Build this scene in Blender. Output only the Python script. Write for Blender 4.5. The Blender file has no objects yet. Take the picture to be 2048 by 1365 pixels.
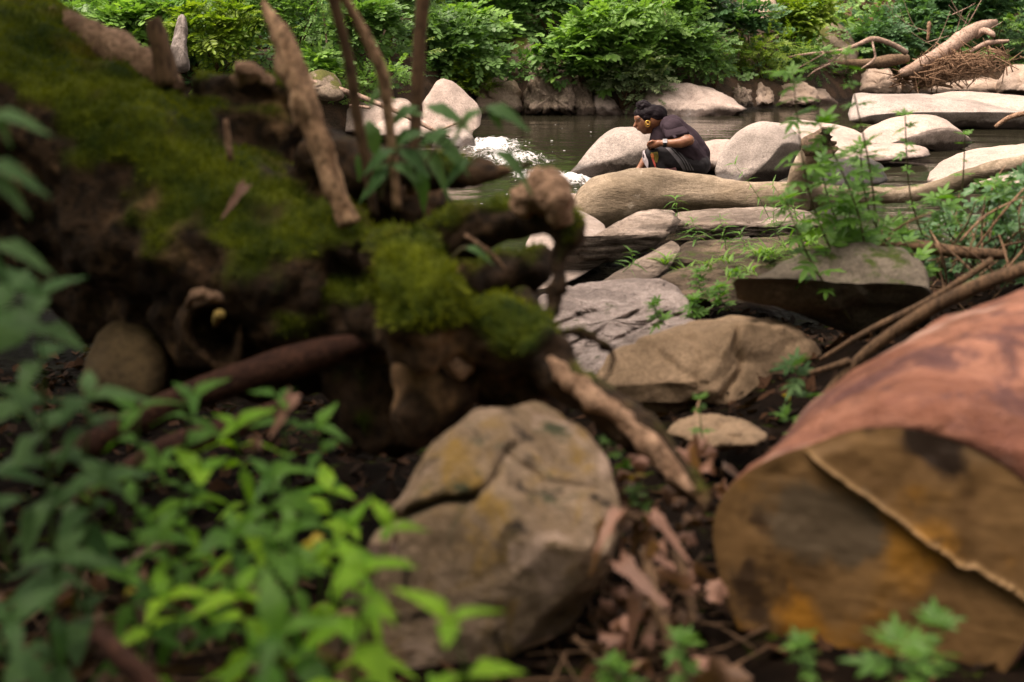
import bpy, math, random
import numpy as np
from mathutils import Vector, Matrix
from mathutils.bvhtree import BVHTree

# ------------------------------------------------------------------ scene, camera, light
S = bpy.context.scene
COL = S.collection
F = 2844.0                     # focal length in pixels of a 2048-wide picture (50 mm)
H = 1.6                        # eye height above the water
PITCH = math.atan((682.5 - 2) / F)
cam_d = bpy.data.cameras.new('camera'); cam = bpy.data.objects.new('camera', cam_d); COL.objects.link(cam)
cam_d.lens = 50; cam_d.sensor_width = 36; cam_d.clip_end = 500; cam_d.clip_start = 0.05
cam.location = (0, 0, H); cam.rotation_euler = (math.pi/2 - PITCH, 0, 0)
cam_d.dof.use_dof = True; cam_d.dof.focus_distance = 12.3; cam_d.dof.aperture_fstop = 2.9
S.camera = cam
SUN_EL, SUN_AZ = math.radians(66), math.radians(254)   # azimuth clockwise from +Y
w = bpy.data.worlds.new('World'); S.world = w; w.use_nodes = True
nt = w.node_tree; nt.nodes.clear()
sky = nt.nodes.new('ShaderNodeTexSky'); sky.sky_type = 'NISHITA'; sky.sun_disc = False
sky.sun_elevation = SUN_EL; sky.sun_rotation = SUN_AZ; sky.air_density = 1.0; sky.dust_density = 4.0
hsv = nt.nodes.new('ShaderNodeHueSaturation'); hsv.inputs['Saturation'].default_value = 0.12
wb = nt.nodes.new('ShaderNodeMix'); wb.data_type = 'RGBA'; wb.blend_type = 'MULTIPLY'; wb.inputs['Factor'].default_value = 1.0; wb.inputs[7].default_value = (1.0, 0.875, 0.78, 1)   # thin warm overcast
bg = nt.nodes.new('ShaderNodeBackground'); bg.inputs['Strength'].default_value = 0.15
wo = nt.nodes.new('ShaderNodeOutputWorld')
nt.links.new(sky.outputs[0], hsv.inputs['Color']); nt.links.new(hsv.outputs[0], wb.inputs[6]); nt.links.new(wb.outputs[2], bg.inputs['Color']); nt.links.new(bg.outputs[0], wo.inputs[0])
sl = bpy.data.lights.new('sun', 'SUN'); sl.energy = 2.2; sl.angle = math.radians(28); sl.color = (1.0, 0.86, 0.74)
so = bpy.data.objects.new('sun', sl); COL.objects.link(so)
sdir = Vector((math.sin(SUN_AZ)*math.cos(SUN_EL), math.cos(SUN_AZ)*math.cos(SUN_EL), math.sin(SUN_EL)))
so.rotation_euler = sdir.to_track_quat('Z', 'Y').to_euler(); so.location = (0, 0, 30)
S.view_settings.view_transform = 'Standard'; S.view_settings.look = 'None'
S.view_settings.exposure = 1.45; S.view_settings.gamma = 1
S.render.engine = 'CYCLES'
S.cycles.use_denoising = True
S.cycles.max_bounces = 6; S.cycles.transparent_max_bounces = 6; S.cycles.caustics_reflective = False; S.cycles.caustics_refractive = False
S.cycles.sample_clamp_indirect = 4

random.seed(7); RNG = np.random.default_rng(7)

# ------------------------------------------------------------------ helpers
ct, st = math.cos(PITCH), math.sin(PITCH)
def px(x, y, d):
    """world point seen at picture position (x, y), d metres ahead of the camera"""
    cx = (x - 1024.0)/F; cy = -(y - 682.5)/F
    dy = ct + st*cy; dz = -st + ct*cy
    k = d/dy
    return Vector((cx*k, d, H + dz*k))

def proj(V):
    """picture position of world points"""
    V = np.asarray(V); y = V[:, 1]; z = V[:, 2] - H; dep = y*ct - z*st; up = y*st + z*ct
    return np.stack([1024 + F*V[:, 0]/dep, 682.5 - F*up/dep], 1)
def line_dist(P, L):
    d = np.full(len(P), 1e9)
    for a, b in zip(L[:-1], L[1:]):
        a = np.array(a, float); b = np.array(b, float); t = np.clip(((P - a) @ (b - a))/((b - a) @ (b - a)), 0, 1)
        d = np.minimum(d, np.linalg.norm(P - a - t[:, None]*(b - a), axis=1))
    return d
_tab = RNG.uniform(-1, 1, 65536)
def _h(ix, iy, iz):
    return _tab[((ix*73856093) ^ (iy*19349663) ^ (iz*83492791)) & 65535]
def vnoise(p):
    i = np.floor(p).astype(np.int64); f = p - i; u = f*f*(3 - 2*f)
    x, y, z = i[:, 0], i[:, 1], i[:, 2]; a, b, c = u[:, 0], u[:, 1], u[:, 2]
    def L(p0, p1, t): return p0 + (p1 - p0)*t
    x0 = L(L(_h(x, y, z), _h(x+1, y, z), a), L(_h(x, y+1, z), _h(x+1, y+1, z), a), b)
    x1 = L(L(_h(x, y, z+1), _h(x+1, y, z+1), a), L(_h(x, y+1, z+1), _h(x+1, y+1, z+1), a), b)
    return L(x0, x1, c)
def fbm(p, oct=4, seed=0.0, gain=0.5):
    p = np.asarray(p, float) + np.array([seed*17.3, seed*7.1, seed*3.7])
    s = 0; a = 1.0
    for _ in range(oct):
        s = s + a*vnoise(p); p = p*2.03 + 11.7; a *= gain
    return s

def obj(name, V, Fc, mat=None, parent=None, smooth=True, origin=None):
    V = np.asarray(V, float)
    if origin is None: origin = (0, 0, 0)
    V = V - np.array(origin)
    me = bpy.data.meshes.new(name)
    me.from_pydata(V.tolist(), [], [tuple(int(i) for i in f) for f in Fc] if not isinstance(Fc, np.ndarray) else Fc.tolist())
    if smooth: me.shade_smooth()
    if mat: me.materials.append(mat)
    return link(name, me, parent, origin)
def link(name, me, parent=None, loc=(0, 0, 0)):
    o = bpy.data.objects.new(name, me); COL.objects.link(o)
    if parent is not None:
        o.parent = parent; o.location = Vector(loc) - base_of(parent)
    else: o.location = loc
    return o
def base_of(o):
    v = Vector((0, 0, 0))
    while o is not None: v = v + Vector(o.location); o = o.parent
    return v
def tag(o, label, cat, group=None):
    o['label'] = label; o['category'] = cat
    if group: o['group'] = group
    return o
def thing(name, loc, label, cat, group=None):
    o = bpy.data.objects.new(name, None); COL.objects.link(o); o.location = loc; o.empty_display_size = 0.1
    return tag(o, label, cat, group)
def kind(o, k): o['kind'] = k; return o

def catmull(P, n, closed=False):
    P = [np.array(p, float) for p in P]; m = len(P); out = []
    segs = m if closed else m - 1
    t = np.linspace(0, segs, n, endpoint=not closed)
    for q in t:
        i = min(int(q), segs-1); f = q - i
        g = (lambda k: P[k % m]) if closed else (lambda k: P[min(max(k, 0), m-1)])
        a, b, c, d = g(i-1), g(i), g(i+1), g(i+2)
        out.append(0.5*((2*b) + (-a + c)*f + (2*a - 5*b + 4*c - d)*f*f + (-a + 3*b - 3*c + d)*f**3))
    return np.array(out)
def arcsample(P, n):
    P = np.asarray(P); Q = np.vstack([P, P[:1]])
    s = np.concatenate([[0], np.cumsum(np.linalg.norm(np.diff(Q, axis=0), axis=1))])
    t = np.linspace(0, s[-1], n, endpoint=False)
    return np.stack([np.interp(t, s, Q[:, k]) for k in range(Q.shape[1])], 1)

def grid_faces(n, m, wrap=True):
    """m rings of n vertices"""
    f = []
    for j in range(m - 1):
        for i in range(n if wrap else n - 1):
            a = j*n + i; b = j*n + (i + 1) % n
            f.append((a, b, b + n, a + n))
    return f

def tube_geo(P, R, seg=8, amp=0.0, freq=8, seed=0, cap=True, flat=1.0):
    P = np.asarray(P, float); R = np.asarray(R, float); n = len(P)
    T = np.gradient(P, axis=0); T /= np.linalg.norm(T, axis=1)[:, None] + 1e-9
    ref = np.array([0, 0, 1.0]) if abs(T[0, 2]) < .8 else np.array([1.0, 0, 0])
    V = []; u = np.cross(T[0], ref); u /= np.linalg.norm(u)
    for k in range(n):
        u = u - T[k]*np.dot(u, T[k]); u /= np.linalg.norm(u) + 1e-9; v = np.cross(T[k], u)
        for i in range(seg):
            a = 2*math.pi*i/seg
            V.append(P[k] + R[k]*(math.cos(a)*u + math.sin(a)*v*flat))
    V = np.array(V); Fc = grid_faces(seg, n)
    if amp:
        c = np.repeat(P, seg, 0); d = V - c
        V = c + d*(1 + amp*fbm(V*freq, 3, seed))[:, None]
    if cap:
        b = len(V); V = np.vstack([V, P[:1], P[-1:]])
        for i in range(seg):
            Fc.append((b, (i+1) % seg, i)); Fc.append((b+1, (n-1)*seg + i, (n-1)*seg + (i+1) % seg))
    return V, Fc
def join(parts):
    V = []; Fc = []; o = 0
    for v, f in parts:
        V.append(np.asarray(v)); Fc += [tuple(i + o for i in q) for q in f]; o += len(v)
    return np.vstack(V), Fc
def chain(pts, n):
    """[(px, py, depth, radius)] -> smooth world polyline and radii"""
    A = np.array([list(px(a, b, c)) + [r] for a, b, c, r in pts])
    A = catmull(A, n); return A[:, :3], np.maximum(A[:, 3], 0.0015)
def tube(name, pts, mat, parent=None, n=14, seg=8, amp=0.1, freq=10, seed=0, label=None, cat=None, group=None, origin=None):
    P, R = chain(pts, n); V, Fc = tube_geo(P, R, seg, amp, freq, seed)
    if parent is None and origin is None: origin = tuple(P[0])
    if parent is not None and origin is None: origin = tuple(base_of(parent))
    o = obj(name, V, Fc, mat, parent, origin=origin)
    if cat: tag(o, label, cat, group)
    return o

def remesh(V, Fc, voxel, smooth=6):
    me = bpy.data.meshes.new('tmp'); me.from_pydata([tuple(v) for v in V], [], Fc)
    o = bpy.data.objects.new('tmp', me); COL.objects.link(o)
    m = o.modifiers.new('r', 'REMESH'); m.mode = 'VOXEL'; m.voxel_size = voxel
    if smooth:
        s = o.modifiers.new('s', 'SMOOTH'); s.iterations = smooth; s.factor = 0.5
    dg = bpy.context.evaluated_depsgraph_get(); ev = o.evaluated_get(dg); em = ev.to_mesh()
    nv = len(em.vertices); co = np.empty(nv*3); em.vertices.foreach_get('co', co); no = np.empty(nv*3); em.vertices.foreach_get('normal', no)
    fc = [tuple(p.vertices) for p in em.polygons]
    ev.to_mesh_clear(); bpy.data.objects.remove(o); bpy.data.meshes.remove(me)
    return co.reshape(-1, 3), no.reshape(-1, 3), fc
def blob_geo(c, r, axes=None, seg=14, rings=9):
    """closed ellipsoid"""
    V = []; c = np.array(c, float); A = np.eye(3) if axes is None else np.array(axes)
    r = np.array(r, float)*np.ones(3)
    V.append(c + A.T @ np.array([0, 0, -r[2]]))
    for j in range(1, rings):
        t = -math.pi/2 + math.pi*j/rings
        for i in range(seg):
            a = 2*math.pi*i/seg
            V.append(c + A.T @ np.array([r[0]*math.cos(t)*math.cos(a), r[1]*math.cos(t)*math.sin(a), r[2]*math.sin(t)]))
    V.append(c + A.T @ np.array([0, 0, r[2]]))
    Fc = [(0, 1 + (i+1) % seg, 1 + i) for i in range(seg)]
    for j in range(rings - 2):
        for i in range(seg):
            a = 1 + j*seg + i; b = 1 + j*seg + (i+1) % seg; Fc.append((a, b, b+seg, a+seg))
    e = len(V) - 1; k = 1 + (rings-2)*seg
    Fc += [(e, k + i, k + (i+1) % seg) for i in range(seg)]
    return np.array(V), Fc
def cap_geo(P, R, n=8, seg=12):
    """closed chain of spheres and tubes"""
    parts = []
    P = [np.array(p, float) for p in P]
    for k in range(len(P)): parts.append(blob_geo(P[k], R[k]))
    for k in range(len(P)-1):
        parts.append(tube_geo(np.linspace(P[k], P[k+1], 3), np.linspace(R[k], R[k+1], 3), seg))
    return join(parts)

# ------------------------------------------------------------------ materials
class NT:
    def __init__(s, name):
        s.m = bpy.data.materials.new(name); s.m.use_nodes = True; s.t = s.m.node_tree; s.t.nodes.clear()
        s.out = s.n('ShaderNodeOutputMaterial'); s.geo = s.n('ShaderNodeNewGeometry')
    def n(s, t, **kw):
        o = s.t.nodes.new(t)
        for k, v in kw.items(): setattr(o, k, v)
        return o
    def l(s, a, b): s.t.links.new(a, b)
    def set(s, inp, v):
        if hasattr(v, 'links') or isinstance(v, bpy.types.NodeSocket): s.l(v, inp)
        else: inp.default_value = v
    def noise(s, scale, detail=4, rough=0.55, vec=None, dist=0.0):
        o = s.n('ShaderNodeTexNoise'); o.inputs['Scale'].default_value = scale; o.inputs['Detail'].default_value = detail
        o.inputs['Roughness'].default_value = rough; o.inputs['Distortion'].default_value = dist
        s.l(vec if vec is not None else s.geo.outputs['Position'], o.inputs['Vector']); return o.outputs['Fac']
    def vor(s, scale, vec=None, feature='F1'):
        o = s.n('ShaderNodeTexVoronoi', feature=feature); o.inputs['Scale'].default_value = scale
        s.l(vec if vec is not None else s.geo.outputs['Position'], o.inputs['Vector']); return o.outputs['Distance']
    def scalev(s, v):
        o = s.n('ShaderNodeVectorMath', operation='MULTIPLY'); s.l(s.geo.outputs['Position'], o.inputs[0]); o.inputs[1].default_value = v
        return o.outputs[0]
    def dotv(s, v, src=None):
        o = s.n('ShaderNodeVectorMath', operation='DOT_PRODUCT'); s.l(src or s.geo.outputs['Position'], o.inputs[0]); o.inputs[1].default_value = v
        return o.outputs['Value']
    def math(s, op, a, b=0.0, clamp=False):
        o = s.n('ShaderNodeMath', operation=op); o.use_clamp = clamp; s.set(o.inputs[0], a); s.set(o.inputs[1], b); return o.outputs[0]
    def step(s, v, lo, hi):
        o = s.n('ShaderNodeMapRange', interpolation_type='SMOOTHSTEP'); s.l(v, o.inputs['Value'])
        o.inputs['From Min'].default_value = lo; o.inputs['From Max'].default_value = hi; return o.outputs['Result']
    def mix(s, f, a, b, mode='MIX'):
        o = s.n('ShaderNodeMix', data_type='RGBA', blend_type=mode); s.set(o.inputs['Factor'], f)
        s.set(o.inputs[6], col(a)); s.set(o.inputs[7], col(b)); return o.outputs[2]
    def ramp(s, f, stops):
        o = s.n('ShaderNodeValToRGB'); s.l(f, o.inputs[0]); e = o.color_ramp.elements
        while len(e) < len(stops): e.new(0.5)
        for k, (p, c) in enumerate(stops): e[k].position = p; e[k].color = col(c)
        return o.outputs[0]
    def normz(s):
        o = s.n('ShaderNodeSeparateXYZ'); s.l(s.geo.outputs['Normal'], o.inputs[0]); return o.outputs[2]
    def posz(s):
        o = s.n('ShaderNodeSeparateXYZ'); s.l(s.geo.outputs['Position'], o.inputs[0]); return o.outputs[2]
    def bump(s, h, strength=0.5, dist=0.02):
        o = s.n('ShaderNodeBump'); s.l(h, o.inputs['Height']); o.inputs['Strength'].default_value = strength; o.inputs['Distance'].default_value = dist
        return o.outputs[0]
    def pbr(s, c, rough=0.8, normal=None, spec=0.3, **kw):
        b = s.n('ShaderNodeBsdfPrincipled'); s.set(b.inputs['Base Color'], col(c)); s.set(b.inputs['Roughness'], rough)
        b.inputs['Specular IOR Level'].default_value = spec
        if normal is not None: s.l(normal, b.inputs['Normal'])
        for k, v in kw.items(): s.set(b.inputs[k.replace('_', ' ')], v)
        return b.outputs[0]
    def done(s, sh): s.l(sh, s.out.inputs[0]); return s.m
def col(c):
    if isinstance(c, (tuple, list)) and len(c) == 3: return (c[0], c[1], c[2], 1.0)
    return c

def rock_mat(name, light, dark, speck=0.35, scale=1.0, bump=0.4, moss=0.0, wet=None, strata=None, lichen=None, mosscol=(0.05, 0.07, 0.008), stain=0.4, rough=0.85, spec=.22):
    s = NT(name)
    big = s.noise(1.6*scale, 5, 0.6); med = s.noise(7*scale, 5, 0.6); fine = s.noise(60*scale, 3, 0.7)
    c = s.mix(s.step(big, 0.32, 0.68), dark, light)
    st_ = s.step(med, 0.42, 0.7)
    c = s.mix(s.math('MULTIPLY', st_, stain), c, tuple(v*0.55 for v in dark))
    sp = s.step(fine, 0.35, 0.62)
    c = s.mix(s.math('MULTIPLY', s.math('SUBTRACT', 1.0, sp), speck), c, tuple(v*0.35 for v in dark))
    grain = s.noise(24*scale, 4, 0.7)
    c = s.mix(s.math('MULTIPLY', s.step(grain, .52, .36), .55), c, tuple(v*0.6 for v in dark))
    c = s.mix(s.math('MULTIPLY', s.step(s.noise(3.1*scale, 6, .68, None, .8), .55, .66), stain*.8), c, tuple(v*0.5 for v in dark))
    hgt = s.math('ADD', s.math('MULTIPLY', med, 0.6), s.math('ADD', s.math('MULTIPLY', fine, 0.25), s.math('MULTIPLY', grain, .3)))
    if strata:
        v, sc, amt = strata
        vec = s.scalev(v)
        sn = s.noise(sc, 6, 0.65, vec, 0.4)
        sn2 = s.noise(sc*3.1, 6, 0.7, vec, 0.8)
        c = s.mix(s.math('MULTIPLY', s.step(sn, 0.54, 0.42), amt), c, tuple(q*0.35 for q in dark))
        c = s.mix(s.math('MULTIPLY', s.step(sn2, 0.50, 0.38), amt*.8), c, tuple(q*0.4 for q in dark))
        hgt = s.math('ADD', hgt, s.math('ADD', s.math('MULTIPLY', sn, 2.5), s.math('MULTIPLY', sn2, 1.2)))
    if lichen:
        for k, (lc, ls, lo, hi) in enumerate(lichen):
            ln = s.noise(ls, 5, 0.65, s.scalev((1, 1+.1*k, 1-.1*k)), 0.5)
            c = s.mix(s.step(ln, lo, hi), c, lc)
    if moss:
        mk = s.math('ADD', s.normz(), s.math('MULTIPLY', s.math('SUBTRACT', med, 0.5), 2.2))
        mk = s.math('ADD', mk, s.math('MULTIPLY', s.math('SUBTRACT', big, 0.5), 2.5))
        m = s.step(mk, 1.35 - moss, 1.75 - moss)
        c = s.mix(m, c, s.mix(s.step(fine, .35, .65), tuple(q*.5 for q in mosscol), mosscol))
    r = rough
    if wet is not None:
        zz = s.math('ADD', s.posz(), s.math('MULTIPLY', s.math('SUBTRACT', med, 0.5), 0.16))
        wm = s.step(zz, wet + 0.05, wet)
        c = s.mix(wm, c, s.mix(1.0, c, (0.22, 0.2, 0.19), 'MULTIPLY'))
        r = s.math('SUBTRACT', rough, s.math('MULTIPLY', wm, rough - 0.3))
    return s.done(s.pbr(c, r, s.bump(hgt, bump, 0.04), spec))

def leaf_mat(name, a, b, trans=0.35, rough=0.45, attr=False, spec=0.4, tcol=None):
    s = NT(name)
    if attr:
        at = s.n('ShaderNodeAttribute', attribute_name='tint'); f = at.outputs['Fac']
    else:
        oi = s.n('ShaderNodeObjectInfo'); f = oi.outputs['Random']
    c = s.mix(f, a, b)
    n = s.noise(40, 3); c = s.mix(s.math('MULTIPLY', s.step(n, .4, .75), .3), c, tuple(q*.6 for q in a))
    p = s.pbr(c, rough, None, spec)
    t = s.n('ShaderNodeBsdfTranslucent'); s.l(s.mix(1.0, c, tcol or (1.5, 1.6, 0.6), 'MULTIPLY'), t.inputs[0])
    m = s.n('ShaderNodeMixShader'); m.inputs[0].default_value = trans; s.l(p, m.inputs[1]); s.l(t.outputs[0], m.inputs[2])
    return s.done(m.outputs[0])

def wood_mat(name, a, b, scale=1.0, stretch=(1, 1, 1), bump=0.5, moss=0.0, mosscol=((0.03, 0.045, 0.002), (0.10, 0.11, 0.004)), patch=None, rough=0.85):
    s = NT(name)
    v = s.scalev(stretch)
    n1 = s.noise(4*scale, 6, 0.65, v, .5); n2 = s.noise(22*scale, 4, 0.6, v); n3 = s.noise(70*scale, 3, .6)
    c = s.mix(s.step(n1, .3, .7), a, b)
    c = s.mix(s.math('MULTIPLY', s.step(n2, .55, .35), .75), c, tuple(q*.35 for q in a))
    if patch:
        pc, ps, lo, hi = patch
        c = s.mix(s.step(s.noise(ps, 4, .6), lo, hi), c, pc)
    h = s.math('ADD', s.math('MULTIPLY', n1, .8), s.math('MULTIPLY', n2, .5))
    if moss:
        nb = s.noise(2.6, 5, .6)
        if moss == 'mask': m = s.n('ShaderNodeAttribute', attribute_name='moss').outputs['Fac']
        else:
            mk = s.math('ADD', s.normz(), s.math('MULTIPLY', s.math('SUBTRACT', nb, .5), 1.5))
            m = s.step(mk, 1.2 - moss, 1.55 - moss)
        mc = s.mix(s.step(s.noise(5, 5, .7), .35, .68), mosscol[0], mosscol[1])
        mc = s.mix(s.math('MULTIPLY', s.step(s.noise(3.3, 3), .56, .7), .7), mc, (0.17, 0.11, 0.006))
        mc = s.mix(s.math('MULTIPLY', s.step(n3, .55, .35), .6), mc, tuple(q*.3 for q in mosscol[0]))
        c = s.mix(m, c, mc)
        h = s.math('ADD', h, s.math('MULTIPLY', s.math('MULTIPLY', n3, m), 1.2))
    return s.done(s.pbr(c, rough, s.bump(h, bump, .02), .2))
def plain(name, c, rough=0.6, spec=.3, var=0.25, scale=30, **kw):
    s = NT(name); n = s.noise(scale, 4)
    return s.done(s.pbr(s.mix(s.step(n, .35, .65), tuple(q*(1-var) for q in c), c), rough, s.bump(n, .15, .005), spec, **kw))

# ------------------------------------------------------------------ rocks
def rock(name, label, out, d, dt, mat, tf=0.3, tb=0.35, e=(0.75, 0.9), amp=0.05, freq=3.0, n=(72, 30), smooth=True, planes=(), seed=0, cat='rock', group=None, strata=None, jag=0.0, parent=None, center=None, erode=0.03, facets=None, cracks=()):
    """closed boulder: 'out' is its seen outline, d its distance at the lowest outline point, d+dt at the highest; tf/tb its bulge towards / away from the eye"""
    ys = [p[1] for p in out]; lo, hi = max(ys), min(ys)
    P2 = [np.array(p, float) for p in out]
    Q = catmull(P2, 8*len(P2), True) if smooth else arcsample(P2, 8*len(P2))
    Q = arcsample(Q, n[0])
    dep = lambda y: d + dt*(lo - y)/(lo - hi)
    P = np.array([px(a, b, dep(b)) for a, b in Q])
    if center is None:
        c2 = Q.mean(0)
    else: c2 = np.array(center, float)
    C = np.array(px(c2[0], c2[1], dep(c2[1])))
    N = C - np.array([0, 0, H]); N /= np.linalg.norm(N)
    V = []
    m = n[1]
    for j in range(m + 1):
        ph = -math.pi/2 + math.pi*(0.02 + 0.96*j/m)
        c, s_ = math.cos(ph)**e[0], math.copysign(abs(math.sin(ph))**e[1], math.sin(ph))
        off = N*(s_*(tb if s_ > 0 else tf))
        V.append(C + (P - C)*c + off)
    V = np.vstack(V)
    Fc = [f[::-1] for f in grid_faces(n[0], m + 1)]
    b = len(V)
    V = np.vstack([V, [C - N*tf], [C + N*tb]])
    for i in range(n[0]):
        Fc.append((b, i, (i+1) % n[0])); Fc.append((b+1, m*n[0] + (i+1) % n[0], m*n[0] + i))
    size = np.linalg.norm(P - C, axis=1).mean()
    for pn, fr in planes:                                   # broken faces: flatten everything beyond a plane
        pn = np.array(pn, float); pn /= np.linalg.norm(pn)
        q = (V - C) @ pn - fr*size
        V = V - np.outer(np.maximum(q, 0)*0.93, pn)
    if facets:                                              # random broken faces
        rf = np.random.default_rng(seed + 77)
        for q in range(facets[0]):
            pn = rf.normal(0, 1, 3)*np.array([1, 1, 1]); pn[1] = -abs(pn[1]) - .2; pn /= np.linalg.norm(pn)
            pr = (V - C) @ pn; q_ = pr - pr.max()*rf.uniform(facets[1], min(.97, facets[1] + .15)); V = V - np.outer(np.maximum(q_, 0)*.92, pn)
    D = V - C; D /= np.linalg.norm(D, axis=1)[:, None] + 1e-9
    V = V + D*(amp*size*fbm(V*freq/size*0.6, 4, seed + 1))[:, None]
    if erode:
        r = fbm(V*np.array([2.2, 2.2, 3.0])/size*.45, 4, seed + 21, .55); V = V - D*(erode*size*np.maximum(0, 1 - np.abs(r)*3.2))[:, None]; V = V + D*(erode*.35*size*fbm(V*9/size*.5, 3, seed + 23))[:, None]
    if strata:
        sv, sf, sa = strata
        t = V*np.array(sv)
        r = np.abs(fbm(t*sf, 4, seed + 5, .6))
        V = V - D*(sa*size*np.maximum(0, 0.35 - r)/0.35)[:, None]
    if jag:
        V = V + D*(jag*size*np.sign(fbm(V*freq*2, 3, seed + 9))*0.5)[:, None]
    for L, wpx, dep_ in cracks:                             # open cracks along a line on the front
        jit = 1 + .5*fbm(V*30/size*.4, 2, seed + 31); fr = np.clip(-(V - C) @ N/max(tf, .01)*4 + .5, 0, 1)
        V = V + np.outer(dep_*fr*np.exp(-(line_dist(proj(V), L)/(wpx*jit))**2), N)
    o = obj(name, V, Fc, mat, parent, origin=tuple(C))
    if cat: tag(o, label, cat, group)
    return o

M = {}
M['pale'] = rock_mat('pale_rock', (0.50, 0.40, 0.34), (0.35, 0.275, 0.235), speck=.45, scale=1.3, wet=0.09, stain=.25)
M['pale_grey'] = rock_mat('pale_grey_rock', (0.44, 0.37, 0.325), (0.27, 0.225, 0.195), speck=.55, scale=1.5, wet=0.10, stain=.3)
M['bank_rock'] = rock_mat('bank_rock', (0.60, 0.46, 0.37), (0.38, 0.28, 0.21), speck=.4, scale=1.6, wet=0.09, stain=.4, moss=.10, bump=.7)
M['ribbed'] = rock_mat('ribbed_rock', (0.54, 0.42, 0.33), (0.27, 0.20, 0.145), speck=.4, scale=1.4, wet=0.10, strata=((3.5, 3.5, .35), 1.6, .75), moss=.35, bump=.8)
M['mossy'] = rock_mat('mossy_rock', (0.26, 0.20, 0.155), (0.12, 0.09, 0.06), speck=.4, moss=.75, mosscol=(.075, .075, .012))
M['slab'] = rock_mat('layered_rock', (0.44, 0.35, 0.29), (0.20, 0.15, 0.115), speck=.4, scale=1.5, strata=((.5, .9, 5.0), 3.0, .7), bump=.8, wet=-.05)
M['browslab'] = rock_mat('brown_layered_rock', (0.27, 0.195, 0.135), (0.10, 0.07, 0.045), speck=.4, scale=1.8, strata=((.5, .9, 6.0), 3.0, .8), bump=1.0, moss=.35, wet=-.2)
M['groove'] = rock_mat('grooved_rock', (0.58, 0.475, 0.435), (0.41, 0.33, 0.295), speck=.35, scale=2, strata=((2.2, -3.2, 1.0), 2.2, .45), bump=1.0, moss=.05, wet=-.2)
M['tan'] = rock_mat('tan_rock', (0.35, 0.24, 0.15), (0.20, 0.135, 0.08), speck=.35, scale=1.6, stain=.4, wet=-.5)
M['darkrock'] = rock_mat('dark_rock', (0.17, 0.14, 0.105), (0.06, 0.048, 0.034), speck=.4, scale=2, moss=.25, wet=-.5)
M['wetrock'] = rock_mat('wet_rock', (0.2, 0.18, 0.165), (0.09, 0.08, 0.075), speck=.5, scale=2, wet=.16)
M['mottle'] = rock_mat('mottled_rock', (0.50, 0.365, 0.26), (0.27, 0.185, 0.11), speck=.35, scale=3.6, stain=.6, bump=1.0, wet=-.9,
    lichen=[((0.29, 0.18, 0.05), 6.5, .50, .66), ((0.46, 0.33, 0.25), 9, .56, .66), ((0.07, 0.075, 0.04), 7.5, .58, .70), ((0.04, 0.03, 0.022), 14, .57, .68)])
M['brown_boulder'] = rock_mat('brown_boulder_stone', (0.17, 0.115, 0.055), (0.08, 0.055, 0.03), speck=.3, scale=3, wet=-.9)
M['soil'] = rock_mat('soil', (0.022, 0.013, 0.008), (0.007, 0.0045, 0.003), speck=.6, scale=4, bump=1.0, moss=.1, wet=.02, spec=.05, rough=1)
M['hill'] = rock_mat('leafy_soil', (0.13, 0.075, 0.045), (0.035, 0.024, 0.014), speck=.6, scale=2.5, bump=1.0, moss=.15, wet=.03)
M['gravel'] = rock_mat('pale_gravel', (0.47, 0.385, 0.335), (0.33, 0.26, 0.22), speck=.5, scale=4, bump=.7, wet=.0)

R = rock
R('boulder', 'large pale pointed boulder on the far shore behind the fast water', [(842,208),(858,185),(872,165),(886,156),(905,163),(928,182),(955,207),(968,230),(962,250),(946,262),(940,300),(880,305),(860,270),(846,240)], 16.4, .5, M['pale'], .35, .5, planes=[((-.35,-.8,.35),.42),((.5,-.7,.6),.40)], seed=1, facets=(4, 0.84), cat='boulder', smooth=False, amp=.03)
R('rock', 'low pale rock left of the pointed boulder, mostly behind the dark stems', [(690,265),(700,212),(740,200),(790,198),(825,208),(850,240),(830,275)], 17.0, .4, M['pale'], .3, .4, seed=2, facets=(6, 0.8), erode=0.06)
R('rock', 'small flat pale rock at the foot of the pointed boulder', [(740,275),(760,245),(800,235),(850,240),(870,262),(840,285)], 16.4, .3, M['pale'], .3, .3, seed=3)
R('rock', 'low grey rock at the water edge below the pointed boulder', [(868,300),(880,268),(905,255),(935,260),(950,280),(940,305)], 15.9, .3, M['pale_grey'], .25, .3, seed=33)
R('rock', 'cracked brown bank rock with moss on top beside the ribbed rock', [(947,230),(950,188),(965,166),(1000,152),(1034,158),(1042,190),(1044,232)], 20.6, .4, M['bank_rock'], .3, .6, (.5,.8), planes=[((0,-1,.15),.55)], smooth=False, seed=4, facets=(6, 0.8), erode=0.12, amp=.08)
R('rock', 'upright ribbed rock face with dark streaks at the far waterline', [(1044,236),(1048,180),(1060,150),(1085,133),(1110,138),(1135,132),(1150,160),(1158,236)], 20.5, .3, M['ribbed'], .3, .6, (.4,.7), strata=((3,3,.3),2.2,.14), smooth=False, seed=5, facets=(6, 0.8), erode=0.1, amp=.1)
R('rock', 'narrow brown rock leaning on the right of the ribbed rock', [(1140,234),(1142,170),(1158,150),(1176,165),(1186,200),(1192,234)], 20.6, .3, M['ribbed'], .25, .5, (.5,.8), seed=6, facets=(6, 0.8), erode=0.12, amp=.1)
R('rock', 'small rounded pale bank rock left of the crouching person', [(1180,232),(1184,196),(1196,184),(1215,190),(1238,215),(1244,234)], 20.6, .3, M['pale'], .25, .4, seed=7, facets=(6, 0.8), erode=0.1)
R('rock', 'tiny low pale bank rock just above the hair bun', [(1236,232),(1244,214),(1260,209),(1276,213),(1284,232)], 20.7, .2, M['bank_rock'], .2, .3, seed=8, facets=(6, 0.8), n=(48,20))
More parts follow.
